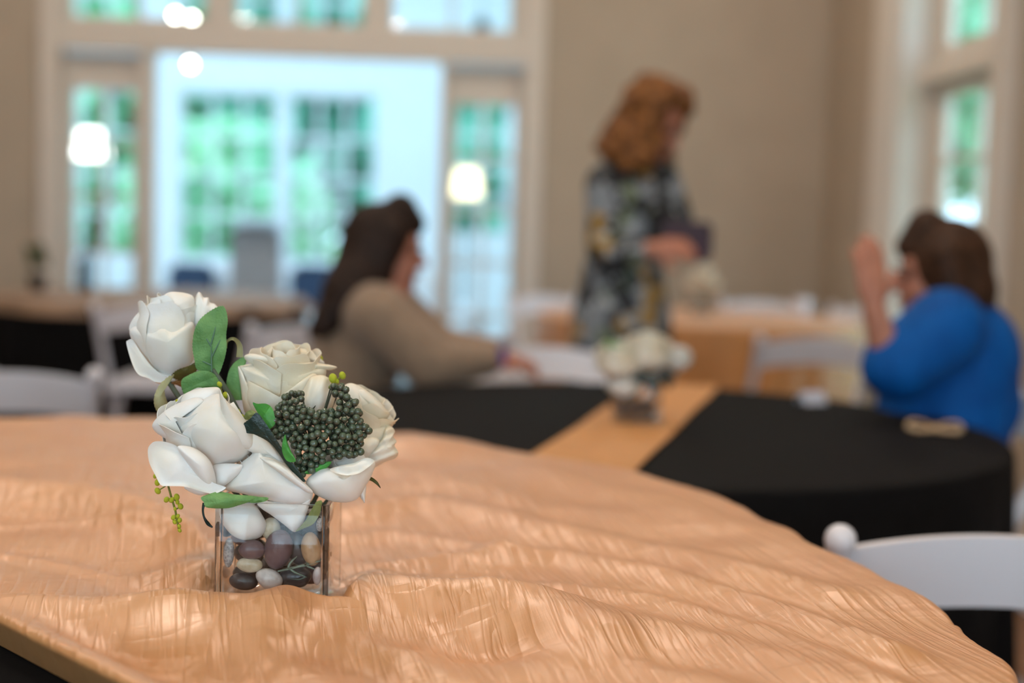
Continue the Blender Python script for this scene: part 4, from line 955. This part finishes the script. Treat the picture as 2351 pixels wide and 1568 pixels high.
def armchair(label, px, y, rz, pillow=None):
    t = thing('armchair', label, 'armchair', (X_at(px, y), y, 0), rz, 'white armchairs in the sunroom')
    MB().box(-.34, .34, -.32, .34, .12, .34, bev=.03).build('base', M_cush, t); MB().box(-.26, .26, -.2, .36, .34, .46, bev=.04).build('seat_cushion', M_cush, t)
    MB().box(-.34, .34, -.40, -.22, .2, .80, bev=.06).build('backrest', M_cush, t)
    for s in (-1, 1): MB().box(min(s*.27, s*.38), max(s*.27, s*.38), -.32, .34, .14, .58, bev=.04).build('arm', M_cush, t)
    for sx in (-.28, .28):
        for sy in (-.26, .28): MB().tube([(sx, sy, .13), (sx, sy, 0)], .02, 8).build('foot', M_bark, t)
    if pillow:
        q = thing('pillow', pillow, 'cushion', t.matrix_basis @ Vector((0, -.12, .462)), rz)
        MB().box(-.2, .2, -.06, .04, 0, .34, bev=.045).build('cushion_body', M_navy, q)
armchair('white armchair with a dark blue pillow left of the tall grey chair', 415, 10.6, math.pi-.3, 'dark blue pillow on the left white armchair')
armchair('white armchair behind the seated woman in the sweater', 715, 11.0, math.pi, 'dark blue pillow on the armchair behind the sweater')
armchair('white armchair by the right hand door post', 965, 10.2, math.pi+.4)
M_shade = mat('glowing lamp shade', (255, 240, 200), .6, emit=2.2); M_shadew = mat('glowing white lamp shade', (255, 252, 245), .6, emit=4.0); M_brass = mat('dark lamp metal', (90, 84, 70), .4, metal=.7)
def floor_lamp(label, px, py, y, r, h, m):
    p = P(px, py, y); t = thing('floor_lamp', label, 'lamp', (p.x, p.y, 0), 0, 'lamps in the sunroom'); z = p.z
    MB().lathe([(.14, 0), (.14, .015), (.03, .03)], 28).build('base', M_brass, t); MB().tube([(0, 0, .02), (0, 0, z)], .012, 10).build('pole', M_brass, t)
    MB().lathe([(r*.75, h/2), (r, -h/2), (r-.004, -h/2), (r*.75-.004, h/2)], 28, (0, 0, z)).build('lamp_shade', m, t)
floor_lamp('floor lamp with a warm glowing shade behind the right side light', 1072, 420, 10.4, .105, .20, M_shade)
floor_lamp('floor lamp with a bright white shade behind the left side light', 211, 331, 10.6, .125, .19, M_shadew)
M_bulbw = mat('bright bulb', (255, 252, 240), .5, emit=22)
for lb, x, y in (('small bright pendant bulb, highest of three in the sunroom', 403, 35), ('small pendant bulb beside the highest one', 440, 44), ('small pendant bulb hung lowest in the doorway', 437, 148)):
    p = P(x, y, 10.2); t = thing('pendant_lamp', lb, 'lamp', p, 0, 'pendant bulbs in the sunroom')
    MB().sphere((0, 0, 0), .022, 14, 10).build('bulb', M_bulbw, t); MB().tube([(0, 0, .02), (0, 0, .07)], .012, 10).build('socket', M_brass, t); MB().tube([(0, 0, .07), (0, 0, 4.0-p.z)], .003, 6).build('cord', M_brass, t)

# ------------------------------------------------------------------ people
M_skin = mat('skin', (188, 128, 104), .55, col2=(178, 116, 94), vscale=20, spec=.35)
M_hair1 = mat('long dark brown hair', (46, 30, 22), .6, spec=.2, col2=(32, 20, 14), vscale=40, bump=.4, bscale=160)
M_hair2 = mat('auburn curls', (150, 98, 52), .6, spec=.2, col2=(84, 50, 26), vscale=30, bump=.6, bscale=90)
M_hair3 = mat('brown bob hair', (70, 44, 28), .6, spec=.2, col2=(48, 30, 18), vscale=40, bump=.4, bscale=160)
M_sweat = mat('taupe knit', (150, 126, 104), .9, col2=(136, 114, 94), vscale=25, bump=.4, bscale=220, sheen=.2)
M_blue = mat('cobalt blue blouse', (0, 86, 160), .7, spec=.2, col2=(0, 74, 144), vscale=14, bump=.2, bscale=60)
M_jean = mat('dark trousers', (38, 40, 52), .8, var=.2); M_shoe = mat('black shoe', (24, 22, 22), .4)
M_eye = mat('eye', (60, 44, 36), .2); M_lip = mat('lip', (166, 92, 86), .4)
def floral():
    m = mat('dark floral print', (40, 42, 46), .7, bump=.15, bscale=80); nt = m.node_tree; N = nt.nodes; L = nt.links; b = N['Principled BSDF']
    tc = N.new('ShaderNodeTexCoord'); prev = None; base = N.new('ShaderNodeRGB'); base.outputs[0].default_value = lin((24, 26, 30)); prev = base.outputs[0]
    for i, (sc, col, thr) in enumerate(((11, (124, 130, 136), .52), (7, (168, 132, 70), .60), (9, (92, 104, 74), .60), (26, (170, 174, 176), .62))):
        nz = N.new('ShaderNodeTexNoise'); nz.inputs['Scale'].default_value = sc; nz.inputs['Detail'].default_value = 2
        mp = N.new('ShaderNodeMapping'); mp.inputs['Location'].default_value = (i*7.3, i*3.1, i*5.7); L.new(tc.outputs['Object'], mp.inputs[0]); L.new(mp.outputs[0], nz.inputs['Vector'])
        r = N.new('ShaderNodeValToRGB'); r.color_ramp.elements[0].position = thr; r.color_ramp.elements[1].position = thr+.04; L.new(nz.outputs['Fac'], r.inputs[0])
        mx = N.new('ShaderNodeMix'); mx.data_type = 'RGBA'; L.new(r.outputs[0], mx.inputs['Factor']); L.new(prev, mx.inputs['A']); mx.inputs['B'].default_value = lin(col); prev = mx.outputs['Result']
    L.new(prev, b.inputs['Base Color']); return m
M_floral = floral()
def caps(mb, p0, r0, p1, r1, flat=1.0):
    mb.tube([p0, Vector(p0).lerp(Vector(p1), .5), p1], [r0, (r0+r1)/2, r1], 14, flat); mb.sphere(p0, r0, 14, 10); mb.sphere(p1, r1, 14, 10)
def blob(name, mb, m, root, vox=.008, sm=6):
    me = mesh_of('tmp', mb.V, mb.F, m); o = link('tmp', me); md = o.modifiers.new('r', 'REMESH'); md.mode = 'VOXEL'; md.voxel_size = vox; md.use_smooth_shade = True
    s_ = o.modifiers.new('s', 'SMOOTH'); s_.iterations = sm; s_.factor = .5
    dg = bpy.context.evaluated_depsgraph_get(); me2 = bpy.data.meshes.new_from_object(o.evaluated_get(dg)); bpy.data.objects.remove(o); bpy.data.meshes.remove(me)
    me2.name = name; me2.materials.clear(); me2.materials.append(m); me2.transform(Matrix.Translation(-Vector(root.location))); me2.polygons.foreach_set('use_smooth', [True]*len(me2.polygons))
    return link(name, me2, root)
def head(mb, c, f, up=Vector((0, 0, 1)), s=1.0):
    """skull, jaw, nose, ears; f = facing"""
    f = Vector(f).normalized(); side = f.cross(up).normalized(); up = side.cross(f).normalized(); M = Matrix((side, f, up)).transposed(); c = Vector(c)
    q = lambda a, b, d: c+M @ Vector((a*s, b*s, d*s))
    mb.sphere(q(0, -.008, .025), (.073*s, .092*s, .092*s), 20, 14, M); mb.sphere(q(0, .022, -.045), (.056*s, .064*s, .068*s), 18, 12, M); mb.sphere(q(0, .058, -.085), (.026*s, .024*s, .022*s), 12, 8, M)
    caps(mb, q(0, .080, .012), .008*s, q(0, .102, -.022), .013*s)
    for e in (-1, 1): mb.sphere(q(e*.074, -.008, -.012), (.010*s, .020*s, .030*s), 10, 8, M); mb.sphere(q(e*.034, .064, -.028), (.022*s, .016*s, .02*s), 10, 8, M)
    return q
def face(q, root):
    for e in (-1, 1): MB().sphere(q(e*.031, .078, .006), .0105, 10, 8).build('eye', M_eye, root, True, True)
    for e in (-1, 1): MB().tube([q(e*.016, .087, .026), q(e*.032, .086, .030), q(e*.047, .078, .024)], .004, 6).build('eyebrow', M_hair1, root, True, True)
    MB().tube([q(-.022, .084, -.054), q(0, .091, -.053), q(.022, .084, -.054)], [.003, .006, .003], 8).build('mouth', M_lip, root, True, True)
def hand(mb, wrist, d, palm_n, s=1.0, curl=.3, thumb=1):
    d = Vector(d).normalized(); n = Vector(palm_n).normalized(); a = d.cross(n).normalized(); n = a.cross(d).normalized(); w = Vector(wrist)
    mb.sphere(w+d*.045*s, (.001, .001, .001)); M = Matrix((a, d, n)).transposed()
    mb.sphere(w+d*.045*s, (.040*s, .050*s, .016*s), 14, 10, M); caps(mb, w, .022*s, w+d*.03*s, .024*s)
    for i, ln in enumerate((.066, .076, .071, .056)):
        b = w+d*(.082-.004*abs(i-1.3))*s+a*(-.030+.020*i)*s*thumb; sp = a*(-.012+.008*i)*thumb
        p1 = b+(d+sp)*ln*.45*s+n*curl*.010*s; p2 = p1+(d+sp*.6)*ln*.30*s+n*curl*.022*s; p3 = p2+d*ln*.22*s+n*curl*.026*s
        caps(mb, b-d*.02*s, .0095*s, p1, .0088*s); caps(mb, p1, .0088*s, p2, .0082*s); caps(mb, p2, .0082*s, p3, .0072*s)
    t0 = w+d*.025*s-a*.028*s*thumb; t1 = t0+(d*.6-a*.8*thumb).normalized()*.032*s+n*.008; t2 = t1+(d*.85-a*.4*thumb).normalized()*.028*s+n*.006
    caps(mb, t0, .012*s, t1, .0105*s); caps(mb, t1, .0105*s, t2, .0085*s)
def legs_seated(mb, tr, hip, fdir, knee_z=.50, L=.43, gap=.09):
    fd = Vector(fdir).normalized(); sd = Vector((fd.y, -fd.x, 0)); feet = []
    for e in (-1, 1):
        h = Vector(hip)+sd*e*gap; k = h+fd*L; k.z = knee_z+.02; an = k+fd*.0; an.z = .09
        caps(mb, h, .072, k, .050); caps(mb, k, .048, an, .032); caps(tr, h, .085, k, .062); caps(tr, k, .060, Vector((an.x, an.y, .13)), .045)
        caps(mb, Vector((an.x, an.y, .05)), .032, Vector((an.x, an.y, .034))+fd*.14, .026); feet.append((an, fd))
    return feet
def shoes(feet, root):
    for an, fd in feet:
        mb = MB(); caps(mb, Vector((an.x, an.y, .046))-fd*.03, .042, Vector((an.x, an.y, .04))+fd*.15, .036); 
        for v in mb.V: v.z = max(v.z, .004)
        blob('shoe', mb, M_shoe, root, .01, 3)

# woman seated in profile, long dark hair, taupe sweater
DA = 3.95; F_ = Vector((1, -.08, 0)); hx = X_at(780, DA)
pa = thing('person', 'seated person in a taupe sweater with long dark hair, arm reaching over the table', 'person', (hx, DA, 0), 0)
mb = MB(); q = head(mb, P(893, 578, DA), (1, -.05, -.08)); hd_c = P(893, 578, DA)
neck = P(872, 665, DA); ch = P(842, 745, DA); wa = P(795, 880, DA); pel = Vector((hx, DA, .56))
caps(mb, hd_c-Vector((.01, 0, .06)), .050, neck, .052); caps(mb, neck-Vector((0, 0, .03)), .085, ch, .115, 1); caps(mb, ch, .115, wa, .105); caps(mb, wa, .105, pel, .125)
tr = MB(); caps(tr, pel+Vector((-.02, 0, .0)), .135, pel+Vector((.08, 0, -.01)), .12); ft = legs_seated(mb, tr, pel-Vector((0, 0, .02)), F_)
sw = MB(); caps(sw, P(868, 690, DA), .075, P(842, 760, DA), .135); caps(sw, P(842, 760, DA), .138, wa, .130); caps(sw, wa, .130, pel, .145)
for e, dy in ((0, -.15), (1, .15)):
    sh = P(885, 715, DA)+Vector((0, dy, 0)); el = P(1000, 822, DA)+Vector((0, dy*1.15, 0)); wr = P(1120, 848, DA-.02)+Vector((0, dy*.75, 0))
    wr.z = max(wr.z, .80) if e == 0 else .80
    caps(mb, sh, .055, el, .042); caps(mb, el, .042, wr, .027); caps(sw, sh, .085, el, .078); caps(sw, el, .076, wr, .046); caps(sw, sh-Vector((.05, dy*.5, 0)), .09, sh, .085)
    hand(mb, wr, (1, .05-dy, -.12), (0, 0, -1), .95, .5, thumb=(1 if e == 0 else -1))
blob('body', mb, M_skin, pa, .006, 5); face(q, pa); blob('sweater', sw, M_sweat, pa, .010, 8); blob('trousers', tr, M_jean, pa, .012, 6); shoes(ft, pa)
hr = MB(); q2 = q; hr.sphere(q(0, -.022, .035), (.088, .100, .104), 18, 14, Matrix(((0, 1, 0), (-1, 0, 0), (0, 0, 1))))
caps(hr, P(862, 540, DA), .095, P(842, 610, DA-.02), .092); caps(hr, P(842, 610, DA-.02), .092, P(800, 680, DA-.08), .080); caps(hr, P(800, 680, DA-.08), .080, P(735, 752, DA-.13), .034); caps(hr, P(800, 690, DA), .085, P(745, 760, DA), .05)
caps(hr, q(0, .062, .085), .035, q(0, .02, .118), .05)
for dy in (-.07, .07): caps(hr, q(dy, .02, .06), .032, q(dy*1.08, -.02, -.09), .035)
blob('hair', hr, M_hair1, pa, .009, 6)
chair('white folding chair carrying the person in the taupe sweater', hx+.03, DA, -math.pi/2)
ph = thing('phone', 'small purple phone in the hand of the person in the sweater', 'phone', P(1152, 822, DA-.16), .3)
MB().box(-.006, .006, -.022, .022, -.028, .030, bev=.005).build('phone_case', mat('purple case', (104, 84, 168), .4, var=.1), ph)
MB().box(.0062, .0072, -.019, .019, -.024, .026).build('screen', M_shoe, ph, False)

# standing woman, auburn curls, floral dress
DB = 4.75; bx = X_at(1432, DB)
pb = thing('person', 'standing person with auburn curls in a dark floral dress, looking down', 'person', (bx, DB, 0), 0)
mb = MB(); hb = P(1500, 290, DB-.02); q = head(mb, hb, (.80, -.42, -.42), Vector((0, 0, 1)))
nk = P(1462, 385, DB); chb = P(1445, 455, DB); wab = P(1432, 590, DB); pelb = Vector((X_at(1425, DB), DB, .90))
caps(mb, hb-Vector((.03, 0, .06)), .050, nk, .052); caps(mb, nk-Vector((.01, 0, .05)), .08, chb, .12); caps(mb, chb, .12, wab, .105); caps(mb, wab, .105, pelb, .13)
dr = MB(); caps(dr, P(1455, 425, DB), .085, P(1445, 470, DB), .138); caps(dr, P(1445, 470, DB), .140, wab, .128); caps(dr, wab, .128, pelb, .160)
caps(dr, P(1385, 412, DB-.02), .055, P(1520, 405, DB+.04), .055)
hem = Vector((pelb.x, pelb.y, .42)); dr.tube([pelb, pelb.lerp(hem, .5), hem], [.165, .185, .21], 24); 
ftb = []
for e in (-1, 1):
    h = pelb+Vector((e*.085, e*.02, -.04)); k = Vector((h.x, h.y-.01, .49)); an = Vector((h.x, h.y+.01, .09)); caps(mb, h, .075, k, .05); caps(mb, k, .048, an, .032)
    fd = Vector((.75, -.65, 0)); caps(mb, Vector((an.x, an.y, .05)), .032, Vector((an.x, an.y, .034))+fd*.14, .026); ftb.append((an, fd))
obj_c = P(1578, 552, DB-.20)
for sh, el, wr, dd, th_ in ((P(1388, 425, DB-.08), P(1388, 580, DB-.12), P(1500, 572, DB-.24), (1, -.02, .05), 1), (P(1520, 415, DB+.06), P(1552, 510, DB+.02), P(1545, 545, DB-.10), (.6, -.5, -.05), -1)):
    caps(mb, sh, .052, el, .040); caps(mb, el, .040, wr, .027); caps(dr, sh, .066, el, .060); caps(dr, el, .058, el.lerp(wr, .72), .048); hand(mb, wr, dd, (0, .9, -.4) if th_ == 1 else (.3, -.6, -.4), 1.0, .8, thumb=th_)
blob('body', mb, M_skin, pb, .006, 5); face(q, pb); blob('dress', dr, M_floral, pb, .010, 7); shoes(ftb, pb)
hr = MB(); rgh = random.Random(4)
for i in range(150):
    a = rgh.uniform(-2.4, 2.4); zz = rgh.uniform(-.16, .12); back = -math.cos(a)
    rad = .105 if zz > -.05 else .118
    rr = rad*math.sqrt(max(.15, 1-(max(0, zz-.01)/.14)**2)); p = q(math.sin(a)*rr, -math.cos(a)*rr-.012, zz+.02)
    hr.sphere(p, rgh.uniform(.020, .036), 8, 6)
hr.sphere(q(0, -.03, .03), (.085, .085, .098), 14, 10); caps(hr, q(-.05, -.03, .0), .06, q(-.07, -.06, -.13), .055); caps(hr, q(.05, -.03, .0), .06, q(.06, -.06, -.13), .05); caps(hr, q(0, .045, .10), .035, q(0, .0, .12), .05)
blob('hair', hr, M_hair2, pb, .010, 2)
pu = thing('clutch_purse', 'small dark plum purse held by the standing person', 'purse', obj_c, -.3)
MB().box(-.08, .08, -.022, .022, -.065, .06, bev=.014).build('purse_body', mat('plum leather', (70, 38, 54), .5, var=.2), pu); MB().box(-.077, .077, -.024, -.018, .005, .057, bev=.004).build('flap', mat('plum flap', (58, 30, 44), .45, var=.2), pu); MB().sphere((0, -.026, .012), .006).build('clasp', M_brass, pu)

# woman in blue, seated facing left, one hand raised
DC = 3.38; cx = X_at(2195, DC)
pc_ = thing('person', 'seated person in a cobalt blue blouse raising one hand', 'person', (cx, DC, 0), 0)
mb = MB(); hc_ = P(2148, 636, DC); q = head(mb, hc_, (-1, -.02, -.06))
nk = P(2172, 722, DC); chc = P(2185, 800, DC); wac = P(2170, 930, DC); pelc = Vector((cx-.02, DC, .56))
caps(mb, hc_+Vector((.015, 0, -.06)), .050, nk, .054); caps(mb, nk-Vector((0, 0, .03)), .085, chc, .12); caps(mb, chc, .12, wac, .115); caps(mb, wac, .115, pelc, .13)
tr = MB(); caps(tr, pelc+Vector((.02, 0, 0)), .14, pelc+Vector((-.08, 0, -.01)), .12); ft = legs_seated(mb, tr, pelc-Vector((0, 0, .02)), (-1, .55, 0), L=.36)
bl = MB(); caps(bl, P(2180, 752, DC), .085, P(2195, 820, DC), .150); caps(bl, P(2195, 820, DC), .155, P(2165, 930, DC), .160); caps(bl, P(2165, 930, DC), .160, pelc, .16); caps(bl, P(2235, 790, DC), .10, P(2240, 930, DC), .11)
sh = P(2170, 755, DC-.17); el = P(2045, 850, DC-.22); wr = P(2006, 705, DC-.24)
caps(mb, sh, .055, el, .042); caps(mb, el, .040, wr, .026); caps(bl, sh, .095, el.lerp(sh, .15), .085); caps(bl, el.lerp(sh, .2), .085, el.lerp(wr, .18)+Vector((0, 0, -.02)), .062)
hand(mb, wr, (-.12, 0, 1), (-.35, .9, 0), 1.02, .35, thumb=1)
sh = P(2170, 765, DC+.17); el = P(2140, 900, DC+.22); wr = Vector((cx-.20, DC+.12, .66)); caps(mb, sh, .055, el, .042); caps(mb, el, .04, wr, .027); caps(bl, sh, .09, el, .08); hand(mb, wr, (-1, .2, -.25), (0, 0, -1), .95, .4, thumb=1)
blob('body', mb, M_skin, pc_, .006, 5); face(q, pc_); blob('blouse', bl, M_blue, pc_, .010, 8); blob('trousers', tr, M_jean, pc_, .012, 6); shoes(ft, pc_)
hr = MB(); hr.sphere(q(0, -.030, .034), (.094, .108, .108), 18, 14, Matrix(((0, -1, 0), (1, 0, 0), (0, 0, 1))))
caps(hr, P(2172, 600, DC), .10, P(2205, 665, DC-.02), .088); caps(hr, P(2205, 665, DC-.02), .088, P(2252, 712, DC-.03), .040)
for dy in (-.078, .078): caps(hr, q(dy, .0, .05), .040, q(dy*1.05, -.03, -.12), .04)
caps(hr, q(0, .066, .075), .032, q(0, .02, .115), .05)
blob('hair', hr, M_hair3, pc_, .009, 6)
chair('white folding chair carrying the person in the blue blouse', cx+.0, DC, math.pi/2)

p = P(1106, 62, 10.4); t = thing('hanging_lantern', 'dark metal lantern hanging behind the right transom', 'lantern', p, 0)
MB().lathe([(.03, -.08), (.05, -.075), (.055, .03), (.02, .07), (.006, .08)], 8).build('lantern_body', M_leg, t); MB().tube([(0, 0, .07), (0, 0, 4.0-p.z)], .004, 6).build('chain', M_leg, t)
